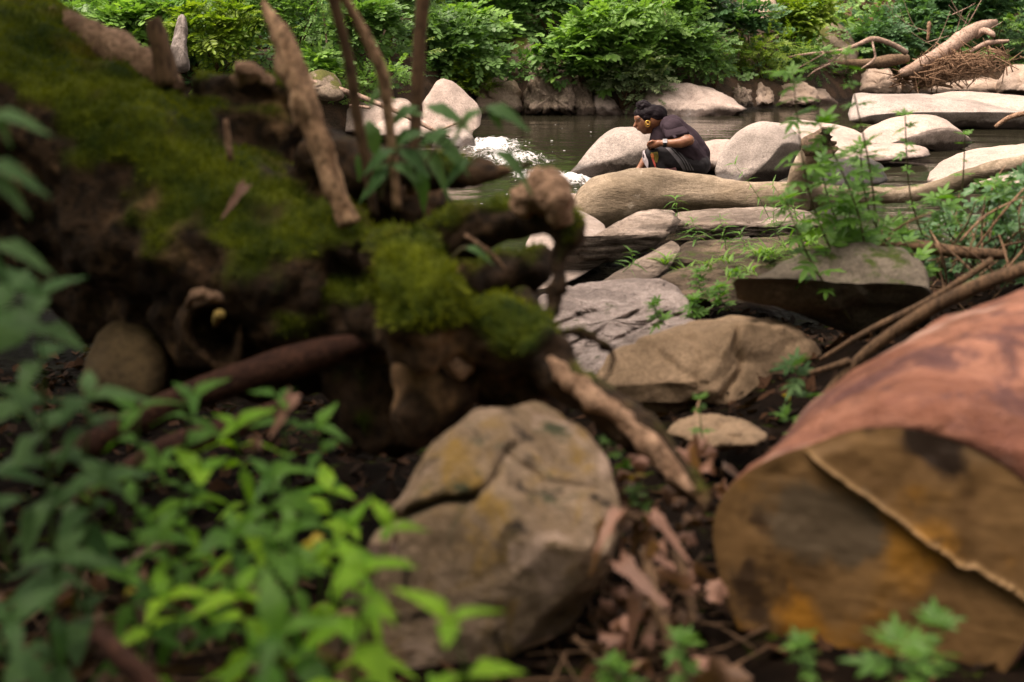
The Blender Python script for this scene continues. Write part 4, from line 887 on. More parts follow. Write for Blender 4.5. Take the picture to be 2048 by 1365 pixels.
    hair = obj('hair', V, f, M['hair'], root, origin=org)
    G = [ell(1287, 213, 0, 16, 12, 14, -8), ell(1280, 211, 0, 9, 7, 9, 10), ell(1294, 212, -.01, 10, 8, 9, -20)]
    V, f = join(G); V, N, f = remesh(V, f, .005, 4); V = V + N*(.006*fbm(V*40, 3, 7))[:, None]
    obj('hair_bun', V, f, M['hair'], hair, origin=org)
    # eye, brow
    dk = plain('dark_brow', (.012, .008, .007), .6)
    V, f = ell(1279.5, 242.5, -.066, 2.8, .9, 1.6, 18); obj('eye', V, f, dk, root, origin=org)
    V, f = ell(1278, 237.5, -.066, 4.5, .8, 1.8, 18); obj('eyebrow', V, f, dk, root, origin=org)
    # earring: big gold knotted hoop
    gold = NT('gold'); M['gold'] = gold.done(gold.pbr((.62, .37, .09), .3, None, .5, Metallic=1.0))
    ths = np.linspace(0, 2*math.pi, 29); P = [Q(1295.5 + 5.2*math.cos(a), 248 + 6.2*math.sin(a), -.098) for a in ths]
    e1 = tube_geo(P, [1.15*k]*29, 8, cap=False)
    ths = np.linspace(-.6, math.pi + .6, 18); P = [Q(1296 + 3.4*math.cos(a), 247 + 2.8*math.sin(a), -.106) for a in ths]; e2 = tube_geo(P, [.9*k]*18, 8)
    ths = np.linspace(math.pi - .6, 2*math.pi + .6, 18); P = [Q(1296 + 3.2*math.cos(a), 251.5 + 2.6*math.sin(a), -.106) for a in ths]; e3 = tube_geo(P, [.9*k]*18, 8)
    obj('earring', *join([e1, e2, e3]), M['gold'], root, origin=org)
    # watch
    wc = Q(1329, 286.6, -.26); ths = np.linspace(0, 2*math.pi, 25)
    ring = []
    for off in (-3.2, 3.2):
        for rr in (7.4, 8.4):
            pass
    V = []
    for off, rr in ((-3.2, 7.2), (-3.2, 8.3), (3.2, 8.3), (3.2, 7.2)):
        for a in ths[:-1]: V.append(wc + np.array([off*k, -math.cos(a)*rr*k, math.sin(a)*rr*k]))
    f = grid_faces(24, 4) + [(i, (i+1) % 24, 72 + (i+1) % 24, 72 + i)[::-1] for i in range(24)]
    wt = obj('watch', V, f, plain('black_strap', (.012, .012, .013), .5), root, origin=org)
    V = [wc + np.array([sx*4.2*k, -6*k - sy*1.0*k - 2.2*k*(sz < 0), sz*3.6*k + 5.0*k]) for sx in (-1, 1) for sy in (-1, 1) for sz in (-1, 1)]
    f = [(0,1,3,2),(4,6,7,5),(0,4,5,1),(2,3,7,6),(0,2,6,4),(1,5,7,3)]
    obj('watch_face', V, f, plain('pale_watch_metal', (.55, .53, .55), .3, .5), wt, smooth=False, origin=org)
    return root
person()

# ------------------------------------------------------------------ leaves
def leaf_mesh(name, wd=.42, fold=.25, droop=.35, curl=.1, nl=9, serr=0.0, peak=.38, mats=()):
    """pointed leaf, 1 long along +Y, folded along its midrib"""
    V = []; Fc = []
    for j in range(nl + 1):
        t = j/nl
        sh = (t/peak)**.75 if t < peak else max(0, 1 - ((t - peak)/(1 - peak))**1.35)
        sh = min(1, sh); hw = wd/2*sh + (.012 if t < .02 else 0)
        if 0 < j < nl: hw *= 1 + serr*(1 if j % 2 else -1)
        z = -droop*t*t + curl*math.sin(t*5)*.2
        for u in (-1, -.5, 0, .5, 1):
            V.append((u*hw, t - .08*droop*t*t, z + fold*abs(u)*hw*1.2 - (fold*.55*hw*u*u) + .012*math.sin(t*22)*abs(u)))
    for j in range(nl):
        for i in range(4):
            a = j*5 + i; Fc.append((a, a+1, a+6, a+5))
    me = bpy.data.meshes.new(name); me.from_pydata(V, [], Fc); me.shade_smooth()
    for m in mats: me.materials.append(m)
    return me
def lobed_mesh(name, mat):
    """deeply cut leaf of five pointed lobes"""
    parts = []
    for a, L, y0 in ((0, .62, .38), (.85, .5, .3), (-.85, .5, .3), (1.05, .38, .12), (-1.05, .38, .12)):
        V = []; Fc = []
        for j in range(6):
            t = j/5; hw = .105*math.sin(math.pi*min(1, t*.9 + .1))**.8*(1 - .3*t)
            y = t*L; z = -.22*(y0 + y)**2
            for u in (-1, 0, 1):
                X, Y = u*hw, y; V.append((X*math.cos(a) + Y*math.sin(a), y0 + Y*math.cos(a) - X*math.sin(a), z + .03*abs(u)))
        for j in range(5):
            for i in range(2): q = j*3 + i; Fc.append((q, q+1, q+4, q+3))
        parts.append((V, Fc))
    parts.append(([(-.012, 0, 0), (.012, 0, 0), (.012, .45, -.04), (-.012, .45, -.04)], [(0, 1, 2, 3)]))
    V, Fc = join(parts); me = bpy.data.meshes.new(name); me.from_pydata(V.tolist(), [], Fc); me.shade_smooth(); me.materials.append(mat); return me
def leaf_at(me, pos, d, up, s, parent, pbase, roll=0.0):
    o = bpy.data.objects.new('leaf', me); COL.objects.link(o); o.parent = parent
    y = Vector(d).normalized(); x = y.cross(Vector(up)); 
    if x.length < 1e-4: x = y.cross(Vector((1, .2, 0)))
    x.normalize(); z = x.cross(y)
    Mx = Matrix((x, y, z)).transposed()
    if roll: Mx = Mx @ Matrix.Rotation(roll, 3, 'Y')
    m4 = Mx.to_4x4() @ Matrix.Diagonal((s, s, s, 1)); m4.translation = Vector(pos) - pbase
    o.matrix_local = m4
    return o
ML = {}
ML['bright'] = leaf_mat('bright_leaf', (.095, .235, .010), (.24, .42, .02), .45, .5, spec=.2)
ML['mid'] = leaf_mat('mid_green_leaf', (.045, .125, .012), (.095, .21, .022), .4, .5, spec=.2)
ML['dull'] = leaf_mat('shaded_leaf', (.04, .095, .028), (.095, .175, .06), .35, .5, spec=.15)  # darker leaf tone; shade of the deep zone put into the colour
ML['weed'] = leaf_mat('weed_leaf', (.06, .155, .015), (.12, .25, .03), .4, .5)
ML['grassy'] = leaf_mat('grass_blade', (.09, .19, .02), (.17, .30, .045), .4, .5)
ML['yellow'] = leaf_mat('yellowing_leaf', (.42, .30, .03), (.55, .42, .06), .35, .5)
ML['stemg'] = plain('green_stem', (.06, .11, .02), .6)
ML['stemb'] = plain('brown_green_stem', (.09, .075, .03), .7)
OV = {}
for nm in ('bright', 'mid', 'dull', 'weed'):
    OV[nm] = [leaf_mesh('ovate_leaf', .40, .28, .38, .2, 10, .05, .32, mats=(ML[nm],)), leaf_mesh('ovate_leaf', .34, .35, .7, .3, 10, .05, .34, mats=(ML[nm],)), leaf_mesh('ovate_leaf', .46, .15, .2, .4, 10, .05, .36, mats=(ML[nm],))]
LANCE = {nm: [leaf_mesh('lance_leaf', .13, .3, .45, .2, 8, 0, .3, (ML[nm],)), leaf_mesh('lance_leaf', .10, .3, .2, .3, 8, 0, .3, (ML[nm],))] for nm in ('weed', 'grassy')}
LOB = {nm: [lobed_mesh('lobed_leaf', ML[nm])] for nm in ('weed', 'dull')}

def plant(name, label, base, top, meshes, size, pairs=5, t0=.3, group=None, stem='stemg', r=.004, bend=.0, spread=.9, whorl=3, cat='plant', lean=0.15, seed=0, stemname='stem', single=False, roll=.3):
    rd = random.Random(seed*31 + 5); base = Vector(base); top = Vector(top)
    t = thing(name, base, label, cat, group)
    mid = (base + top)/2 + Vector((rd.uniform(-1, 1)*bend, rd.uniform(-1, 1)*bend, 0))
    P = catmull([base, mid, top], 14); Rr = np.linspace(r, r*.45, 14)
    V, f = tube_geo(P, Rr, 6); obj(stemname, V, f, ML.get(stem, stem), t, origin=tuple(base))
    ax = (top - base).normalized(); ref = Vector((1, 0, 0)) - ax*ax.x; ref.normalize(); r2 = ax.cross(ref)
    ang = rd.uniform(0, 6.28)
    for q in range(pairs):
        tt = t0 + (1 - t0)*(q + rd.uniform(0, .4))/pairs*.96; k = tt*13; i = min(int(k), 12); pos = Vector(P[i])*(1 - k + i) + Vector(P[i+1])*(k - i)
        ang += math.pi/2 + rd.uniform(-.3, .3)
        sz = size*(1.05 - .35*tt)*rd.uniform(.75, 1.2)
        for sgn in ((1,) if single else (1, -1)):
            d = (ref*math.cos(ang) + r2*math.sin(ang))*sgn*spread + ax*rd.uniform(.05, .5)*(1 - spread*.3) + Vector((rd.uniform(-.2, .2), rd.uniform(-.2, .2), rd.uniform(-.25, .15)))
            leaf_at(rd.choice(meshes), pos, d, Vector((rd.uniform(-.3, .3), rd.uniform(-.5, .1), 1)), sz*rd.uniform(.85, 1.1), t, base, rd.uniform(-roll, roll))
    for q in range(whorl):
        a = ang + 6.283*q/max(1, whorl) + rd.uniform(-.3, .3)
        d = (ref*math.cos(a) + r2*math.sin(a))*spread + ax*rd.uniform(.3, .9)
        leaf_at(rd.choice(meshes), Vector(P[-1]), d, Vector((0, -.3, 1)), size*rd.uniform(.5, .85), t, base, rd.uniform(-roll, roll))
    return t

# leafy plants in the lower left: (top x, top y, base x, base y, depth, leaf m, pairs, material)
LOW = [
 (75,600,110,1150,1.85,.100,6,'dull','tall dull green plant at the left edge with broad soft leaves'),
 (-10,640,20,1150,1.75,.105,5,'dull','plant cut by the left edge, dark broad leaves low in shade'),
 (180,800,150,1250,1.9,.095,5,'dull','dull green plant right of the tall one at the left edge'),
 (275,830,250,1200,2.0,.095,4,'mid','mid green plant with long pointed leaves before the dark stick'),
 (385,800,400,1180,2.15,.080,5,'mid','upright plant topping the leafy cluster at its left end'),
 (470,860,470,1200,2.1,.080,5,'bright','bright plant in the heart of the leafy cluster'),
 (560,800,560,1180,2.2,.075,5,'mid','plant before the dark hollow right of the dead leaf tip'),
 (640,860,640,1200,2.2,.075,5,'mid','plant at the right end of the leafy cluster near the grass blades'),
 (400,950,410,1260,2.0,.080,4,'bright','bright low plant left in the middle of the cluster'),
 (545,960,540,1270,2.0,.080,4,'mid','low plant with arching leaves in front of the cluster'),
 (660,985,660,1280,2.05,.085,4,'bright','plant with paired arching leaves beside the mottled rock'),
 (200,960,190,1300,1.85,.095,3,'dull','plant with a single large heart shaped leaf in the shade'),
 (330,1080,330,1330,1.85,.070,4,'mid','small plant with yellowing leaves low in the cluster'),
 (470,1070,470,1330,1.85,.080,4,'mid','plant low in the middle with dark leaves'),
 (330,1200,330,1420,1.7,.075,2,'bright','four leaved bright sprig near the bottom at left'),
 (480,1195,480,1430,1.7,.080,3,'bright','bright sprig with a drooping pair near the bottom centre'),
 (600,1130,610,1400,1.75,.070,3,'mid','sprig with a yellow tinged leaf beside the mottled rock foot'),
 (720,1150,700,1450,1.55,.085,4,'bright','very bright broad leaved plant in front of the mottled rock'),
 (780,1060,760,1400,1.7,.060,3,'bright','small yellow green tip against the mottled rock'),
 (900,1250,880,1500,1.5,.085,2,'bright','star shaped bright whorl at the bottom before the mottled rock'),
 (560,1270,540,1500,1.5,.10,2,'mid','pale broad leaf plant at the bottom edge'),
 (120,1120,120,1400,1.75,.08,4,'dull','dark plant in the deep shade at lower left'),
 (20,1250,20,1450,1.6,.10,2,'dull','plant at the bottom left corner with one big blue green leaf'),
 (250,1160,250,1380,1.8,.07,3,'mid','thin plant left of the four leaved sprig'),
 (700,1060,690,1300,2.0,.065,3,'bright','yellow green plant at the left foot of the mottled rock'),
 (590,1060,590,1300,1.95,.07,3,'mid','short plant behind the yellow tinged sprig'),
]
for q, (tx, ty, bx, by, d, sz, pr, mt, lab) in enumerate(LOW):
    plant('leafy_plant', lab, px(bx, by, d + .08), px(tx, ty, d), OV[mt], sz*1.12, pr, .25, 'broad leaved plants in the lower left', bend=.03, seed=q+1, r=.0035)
# single leaves reaching in at the left edge and on the three stems
sp = thing('leafy_shoot', px(-60, 560, 1.7), 'shoot at the left edge whose few big leaves hang before the fallen tree', 'plant')
P, Rr = chain([(-60,600,1.7,.004),(-50,400,1.7,.004),(-40,200,1.7,.003)], 10); obj('stem', *tube_geo(P, Rr, 6), ML['stemg'], sp, origin=tuple(sp.location))
for (x, y, dx, dz, s_) in [(-30,235,1,.10,.10),(-25,225,.6,-.5,.06),(-40,330,1,-.08,.11),(-35,350,.8,-.35,.09),(-15,490,1,-.12,.10),(-60,500,.8,-.4,.09)]:
    leaf_at(OV['dull'][0], px(x, y, 1.7), Vector((dx, -.15, dz)), Vector((.1, -.35, 1)), s_*.8, sp, base_of(sp))
for si, L in ((0, [(735,240,.3,-.9,.065),(740,330,.2,-1,.055),(730,300,-.3,-.8,.05),(742,215,.25,.9,.05)]), (1, [(790,330,-1,-.3,.075),(792,325,.8,-.4,.06),(790,235,.6,.3,.05)]),
              (2, [(850,215,1,-.15,.08),(840,260,-1,-.4,.07),(835,300,.8,-.5,.085),(845,270,.7,-.15,.08),(838,215,-.8,-.3,.06),(835,335,.3,-.9,.07)])):
    for x, y, dx, dz, s_ in L: leaf_at(random.choice(OV['dull']), px(x, y, 3.0), Vector((dx, -.3, dz)), Vector((0, -.6, 1)), s_*1.35, SAP[si], base_of(SAP[si]))
def spray(label, pts, leaves):
    t = thing('leafy_shoot', px(*pts[0]), label, 'plant'); P, Rr = chain([p + (.003,) for p in pts], 10); obj('stem', *tube_geo(P, Rr, 6), ML['stemb'], t, origin=tuple(t.location))
    for x, y, dx, dz, s_ in leaves: leaf_at(random.choice(OV['dull']), px(x, y, pts[0][2]), Vector((dx, -.25, dz)), Vector((0, -.7, 1)), s_, t, base_of(t))
spray('big leaf pair hanging before the water right of the three stems', [(850,330,2.7),(900,260,2.7),(975,218,2.7)], [(970,216,1,-.18,.095),(975,220,.75,-.75,.05),(965,222,-1,-.35,.08),(905,262,-.9,-.1,.07),(880,290,.8,-.5,.08)])
spray('dull leaves over the dark curved root below the river', [(900,360,2.7),(960,310,2.7),(1000,305,2.7)], [(985,305,1,-.35,.10),(940,320,-.8,-.5,.07)])
spray('lone leaf in the dark hollow beside pinkish twigs', [(900,520,2.8),(920,500,2.8),(935,495,2.8)], [(930,497,1,-.05,.06)])
spray('soft leaves low among the three stems', [(760,400,2.8),(780,330,2.8),(800,290,2.8)], [(790,300,-1,-.4,.08),(795,300,1,-.55,.085),(780,340,-.8,-.6,.075),(800,290,.6,.5,.06),(780,330,1,-.2,.07)])

# weeds growing between the mid rocks
WEED = [(1245,545,1262,505,6.9,.035,5,'lance','small weed in the crack left of the grass tuft'),(1330,530,1318,470,7.3,.055,6,'grass','spiky grass tuft against the ridge slab end'),(1392,490,1385,445,8.0,.05,5,'lance','willow leaved weed rising beside the ridge slab'),
 (1352,450,1350,398,8.6,.05,4,'lance','thin weed with a star of leaves standing above the ridge slab'),(1452,500,1440,440,7.8,.05,6,'lance','weed with narrow leaves before the flat topped slab'),(1490,505,1480,470,7.4,.045,5,'lance','weed with short wide leaves near the slab crack'),
 (1560,480,1548,418,7.8,.05,6,'lance','tall narrow leaved weed before the flat topped slab'),(1540,440,1470,330,8.2,.04,6,'lance','very thin tall weed crossing the drift log'),(1640,470,1545,370,8.0,.045,7,'lance','slanting weed crossing the drift log near the broken branch'),
 (1430,540,1405,500,7.0,.05,5,'grass','grass tuft on the low broken ledge'),(1370,555,1350,520,6.8,.05,5,'grass','little grass tuft at the pale tilted slab'),(1510,540,1500,500,6.8,.045,5,'lance','weed above the layered brown slab'),
 (1420,600,1400,545,6.0,.06,5,'lobed','lobed leaf weed in the gap left of the dark boulder'),(1460,620,1440,575,5.8,.06,5,'lobed','lobed leaf weed beside the dark boulder tip'),(1400,640,1390,600,5.6,.07,4,'lobed','low weed over the right end of the grooved rock'),
 (1330,650,1310,610,5.2,.05,3,'lobed','small weed between grooved rock and tan boulder'),(1590,470,1580,400,7.2,.06,5,'lance','weed left of the tall feathery weed'),(1480,590,1470,545,6.2,.05,5,'lobed','weed with pale leaves on the layered brown slab'),
 (1690,440,1665,360,7.0,.06,6,'lobed','weed before the right part of the drift log'),(1520,520,1540,470,7.0,.045,5,'grass','grass tuft by the layered slab')]
for q, (bx, by, tx, ty, d, sz, pr, kd, lab) in enumerate(WEED):
    if kd == 'grass':
        t = thing('grass_tuft', px(bx, by, d), lab, 'grass tuft', 'weeds and grass between the rocks')
        for j in range(18):
            a = random.uniform(0, 6.28); leaf_at(random.choice(LANCE['grassy']), px(bx + random.uniform(-8, 8), by + random.uniform(-4, 2), d), Vector((math.cos(a)*.7, math.sin(a)*.7, random.uniform(.4, 1.4))), Vector((0, 0, 1)), sz*random.uniform(1.2, 2.4), t, base_of(t))
    else:
        plant('weed', lab, px(bx, by, d), px(tx, ty, d), LANCE['weed'] if kd == 'lance' else LOB['weed'], sz*(2.2 if kd == 'lance' else 1.3), pr + 2, .2, 'weeds and grass between the rocks', bend=.03, seed=q+60, r=.0025, spread=.8, whorl=5)
for q in range(16):
    x = random.uniform(1370, 1700); y = 560 - (x - 1370)*.24 + random.uniform(-25, 30); d = 6.9 - (y - 480)/130*.9
    t = thing('grass_tuft', px(x, y, d), 'small grass tuft in the cracks of the layered brown slab', 'grass tuft', 'grass tufts in the slab cracks')
    for j in range(14):
        a = random.uniform(0, 6.28); leaf_at(random.choice(LANCE['grassy']), px(x + random.uniform(-10, 10), y + random.uniform(-4, 3), d), Vector((math.cos(a)*.8, math.sin(a)*.8, random.uniform(.3, 1.2))), Vector((0, 0, 1)), random.uniform(.06, .13), t, base_of(t))
# tall feathery weeds at the right
TALL = [(1720,620,1585,150,4.9,.13,11,'tallest feathery weed crossing the broken branch and far shore'),(1740,600,1640,250,4.9,.13,9,'feathery weed with dense leaf clump before the broken branch'),(1760,600,1690,110,5.0,.10,9,'thin arching weed reaching up to the mossy boulder'),
 (1800,580,1640,330,5.0,.12,8,'leaning weed whose stem slants left before the drift log'),(1770,560,1700,420,5.0,.14,7,'leafy weed crossing the drift log right of the broken branch'),(1830,560,1720,300,5.1,.13,8,'weed before the long flat pale rock'),
 (1880,560,1810,230,5.6,.07,8,'thin weed with a small star of leaves before the humped boulder'),(1900,520,1930,270,6.2,.06,6,'slim weed tip against the dark water at the right'),(1960,540,1880,400,5.6,.13,7,'leafy weed at the head of the bramble tangle'),
 (2020,520,1990,370,5.6,.13,7,'leafy weed at the right edge on the bramble bank'),(1700,640,1570,400,4.7,.12,7,'low weed before the flat topped slab and grass'),(1850,600,1800,470,5.2,.13,6,'weed over the grey top of the dark boulder')]
for q, (bx, by, tx, ty, d, sz, pr, lab) in enumerate(TALL):
    plant('feathery_weed', lab, px(bx, by, d + .1), px(tx, ty, d), LOB['weed'], sz, pr, .3, 'tall feathery weeds on the right bank', bend=.08, seed=q+120, r=.005, spread=1.0, whorl=4, stem='stemb')
for q, (bx, by, tx, ty, d, sz, pr, kd, lab) in enumerate([(1640,830,1590,735,3.9,.11,2,'dull','blue green lobed weed before the tan boulder'),(1600,880,1570,830,3.8,.06,3,'weed','small weed beside the yellow fallen leaf'),
        (1420,930,1400,800,3.5,.05,3,'weed','tiny weed under the tan boulder'),(1260,960,1220,880,3.0,.05,4,'weed','little weed between the pale root and mottled rock'),(1290,1060,1270,980,2.7,.05,3,'weed','weed beside the yellow leaf in the gap'),
        (1390,1390,1370,1280,2.1,.06,3,'weed','small weed in the dark gap at the bottom'),(1640,1420,1600,1290,1.95,.05,3,'weed','tiny weed before the foot of the sawn log'),(1770,1440,1790,1290,1.75,.085,2,'weed','green seedling before the sawn face at the bottom'),(1860,1420,1870,1250,1.85,.08,3,'weed','taller lobed seedling before the sawn face'),
        (1240,1400,1220,1330,2.1,.06,3,'weed','low weed at the bottom left of the dark gap')]):
    plant('weed', lab, px(bx, by, d), px(tx, ty, d), LOB[kd], sz*.95, pr, .3, 'low weeds in front', bend=.02, seed=q+200, r=.003, whorl=4)
# bramble tangle on the right bank: bare canes one by one, small leaves as one mass
bt = thing('bramble', px(1950, 540, 5.6), 'tangled brown brambles and dry canes on the right bank', 'bramble')
for k in range(95):
    x0 = random.uniform(1740, 2120); y0 = random.uniform(470, 600); a = random.gauss(1.0, .75); L = random.uniform(60, 230); d = random.uniform(4.9, 6.2); r = random.uniform(.0015, .005)
    if x0 < 1820: L *= .5
    tube('cane', [(x0, y0, d, r), (x0 + L*.5*math.cos(a) + random.uniform(-20, 20), y0 - L*.45*math.sin(a), d + random.uniform(-.2, .2), r), (x0 + L*math.cos(a), max(330, y0 - L*.8*math.sin(a)), d + random.uniform(-.3, .3), r*.5)], M['twig'] if k % 2 else M['stem'], bt, 9, 5, 0, 9, k)

# ------------------------------------------------------------------ leaf masses (numpy)
def twig_template(kind_, rd):
    """list of leaf quads (two per leaf) of one spray, ~1 long along +Y, normal +Z"""
    L = []
    def leaf(p, a, ln, wd, dz=-.15):
        c, s_ = math.cos(a), math.sin(a); d = np.array([s_, c, dz + rd.uniform(-.25, .2)]); d /= np.linalg.norm(d); x = np.array([c, -s_, rd.uniform(-.35, .35)]); n = np.array([0, 0, 1.0])
        p = np.array(p); P = [p, p + d*ln*.35 - x*wd*.5 + n*ln*.06, p + d*ln*.72 - x*wd*.36 + n*ln*.02, p + d*ln, p + d*ln*.72 + x*wd*.36 + n*ln*.02, p + d*ln*.35 + x*wd*.5 + n*ln*.06]
        L.append(np.array(P))
    if kind_ == 'broad':
        for k in range(7): y = .1 + .13*k; leaf((0, y, -.2*y*y), (1 if k % 2 else -1)*rd.uniform(.6, 1.2), .42*rd.uniform(.8, 1.2), .27)
        leaf((0, 1, -.2), rd.uniform(-.2, .2), .4, .25)
    elif kind_ == 'pinnate':
        for k in range(7):
            y = .15 + .12*k; ln = .36*(1 - .6*abs(k/6 - .35))
            for sg in (1, -1): leaf((0, y, -.25*y*y), sg*rd.uniform(.95, 1.25), ln, .12)
        leaf((0, 1, -.25), 0, .3, .12)
    elif kind_ == 'palmate':
        for k in range(5): a = (k - 2)*.62; leaf((0, .45, 0), a + rd.uniform(-.1, .1), .62*(1 - .12*abs(k - 2)), .25, -.25)
        for k in range(5): a = (k - 2)*.62; leaf((.35, .1, -.1), 1 + a, .4, .17, -.2)
    else:
        for k in range(16): y = .06*k + .05; leaf((rd.uniform(-.05, .05), y, -.1*y*y), (1 if k % 2 else -1)*rd.uniform(.4, 1.3), .22*rd.uniform(.7, 1.2), .09)
    return np.array(L)          # (leaves, 6, 3)
TPL = {k: [twig_template(k, random.Random(q)) for q in range(4)] for k in ('broad', 'pinnate', 'palmate', 'fine')}
def leaf_mass(name, kind_, pos, dirs, sizes, mat, parent=None, updir=None):
    VV = []; TT = []
    for q in range(len(pos)):
        t = TPL[kind_][q % 4]; y = dirs[q]/np.linalg.norm(dirs[q]); up = np.array([0, -.35, 1.0]) + RNG.normal(0, .3, 3)
        x = np.cross(y, up); x /= np.linalg.norm(x) + 1e-9; z = np.cross(x, y)
        VV.append((t.reshape(-1, 3) @ np.array([x, y, z]))*sizes[q] + pos[q])
        tv = np.clip(RNG.normal(.5, .22), 0, 1); TT.append(np.clip(np.repeat(RNG.normal(tv, .14, len(t)), 6), 0, 1))
    V = np.vstack(VV); T = np.concatenate(TT); n = len(V)//6
    b = np.arange(n)[:, None]*6
    Fq = np.stack([b + np.array([[0, 1, 2, 3]]), b + np.array([[0, 3, 4, 5]])], 1).reshape(-1, 4)
    org = (0, 0, 0) if parent is None else tuple(base_of(parent))
    o = obj(name, V, Fq, mat, parent, False, origin=org)
    o.data.attributes.new('tint', 'FLOAT', 'POINT').data.foreach_set('value', T.astype(np.float32))
    return kind(o, 'stuff')
SM = {
 'bright': leaf_mat('shrub_bright', (.085, .18, .032), (.22, .37, .08), .35, .5, True),
 'mid': leaf_mat('shrub_mid', (.06, .135, .031), (.155, .275, .07), .32, .5, True),
 'deep': leaf_mat('shrub_deep', (.038, .098, .036), (.10, .20, .075), .3, .45, True),
 'yellow': leaf_mat('shrub_yellow', (.09, .17, .012), (.22, .30, .03), .4, .5, True),
 'grey': leaf_mat('shrub_grey', (.07, .115, .045), (.16, .20, .09), .3, .6, True),
}
def shrub(label, cx, cyb, cyt, wpx, d, kd, mt, size, nspray, seed, cat='shrub'):
    """bush: base at picture row cyb, top at row cyt, width wpx, d metres away"""
    rd = np.random.default_rng(seed)
    base = np.array(px(cx, cyb, d)); gz = float(hill_z(np.array([base[0]]), np.array([base[1]]))[0]); 
    hgt = (cyb - cyt)*d/F; wd = wpx*d/F/2
    t = thing('shrub', tuple(base), label, cat, 'shrubs along the far bank')
    # crown: several lobes
    nl = max(4, int(wpx/28)); lob = []
    for q in range(nl):
        lob.append((base + np.array([rd.uniform(-.75, .75)*wd, rd.uniform(-.3, .35)*max(wd, .3), hgt*rd.uniform(.25, .78)]), max(.12, min(wd, hgt)*rd.uniform(.38, .6))))
    pos = []; dr = []
    for q in range(nspray):
        c, r = lob[q % nl]; v = rd.normal(0, 1, 3); v[1] = -abs(v[1])*.9 if rd.random() < .75 else v[1]; v[2] = v[2]*.8 + .3; v /= np.linalg.norm(v)
        p = c + v*r*rd.uniform(.3, 1.3)*np.array([1.15, .9, .9]); p[2] = max(p[2], gz*0 + base[2] - .1)
        pos.append(p); w_ = v*np.array([1, 1, .35]) + np.array([0, -.25, .05]) + rd.normal(0, .3, 3); dr.append(w_)
    leaf_mass('crown', kd, np.array(pos), np.array(dr), rd.uniform(.45, 1.2, nspray)*size, SM[mt], t)
    st_ = []
    for c, r in lob[:5]:
        P = catmull([base + np.array([0, .05, -.1]), (base + c)/2 + rd.normal(0, .05, 3), c], 7); st_.append(tube_geo(P, np.linspace(.014, .005, 7), 5))
    obj('stem', *join(st_), M['stem'], t, origin=tuple(base))
    return t
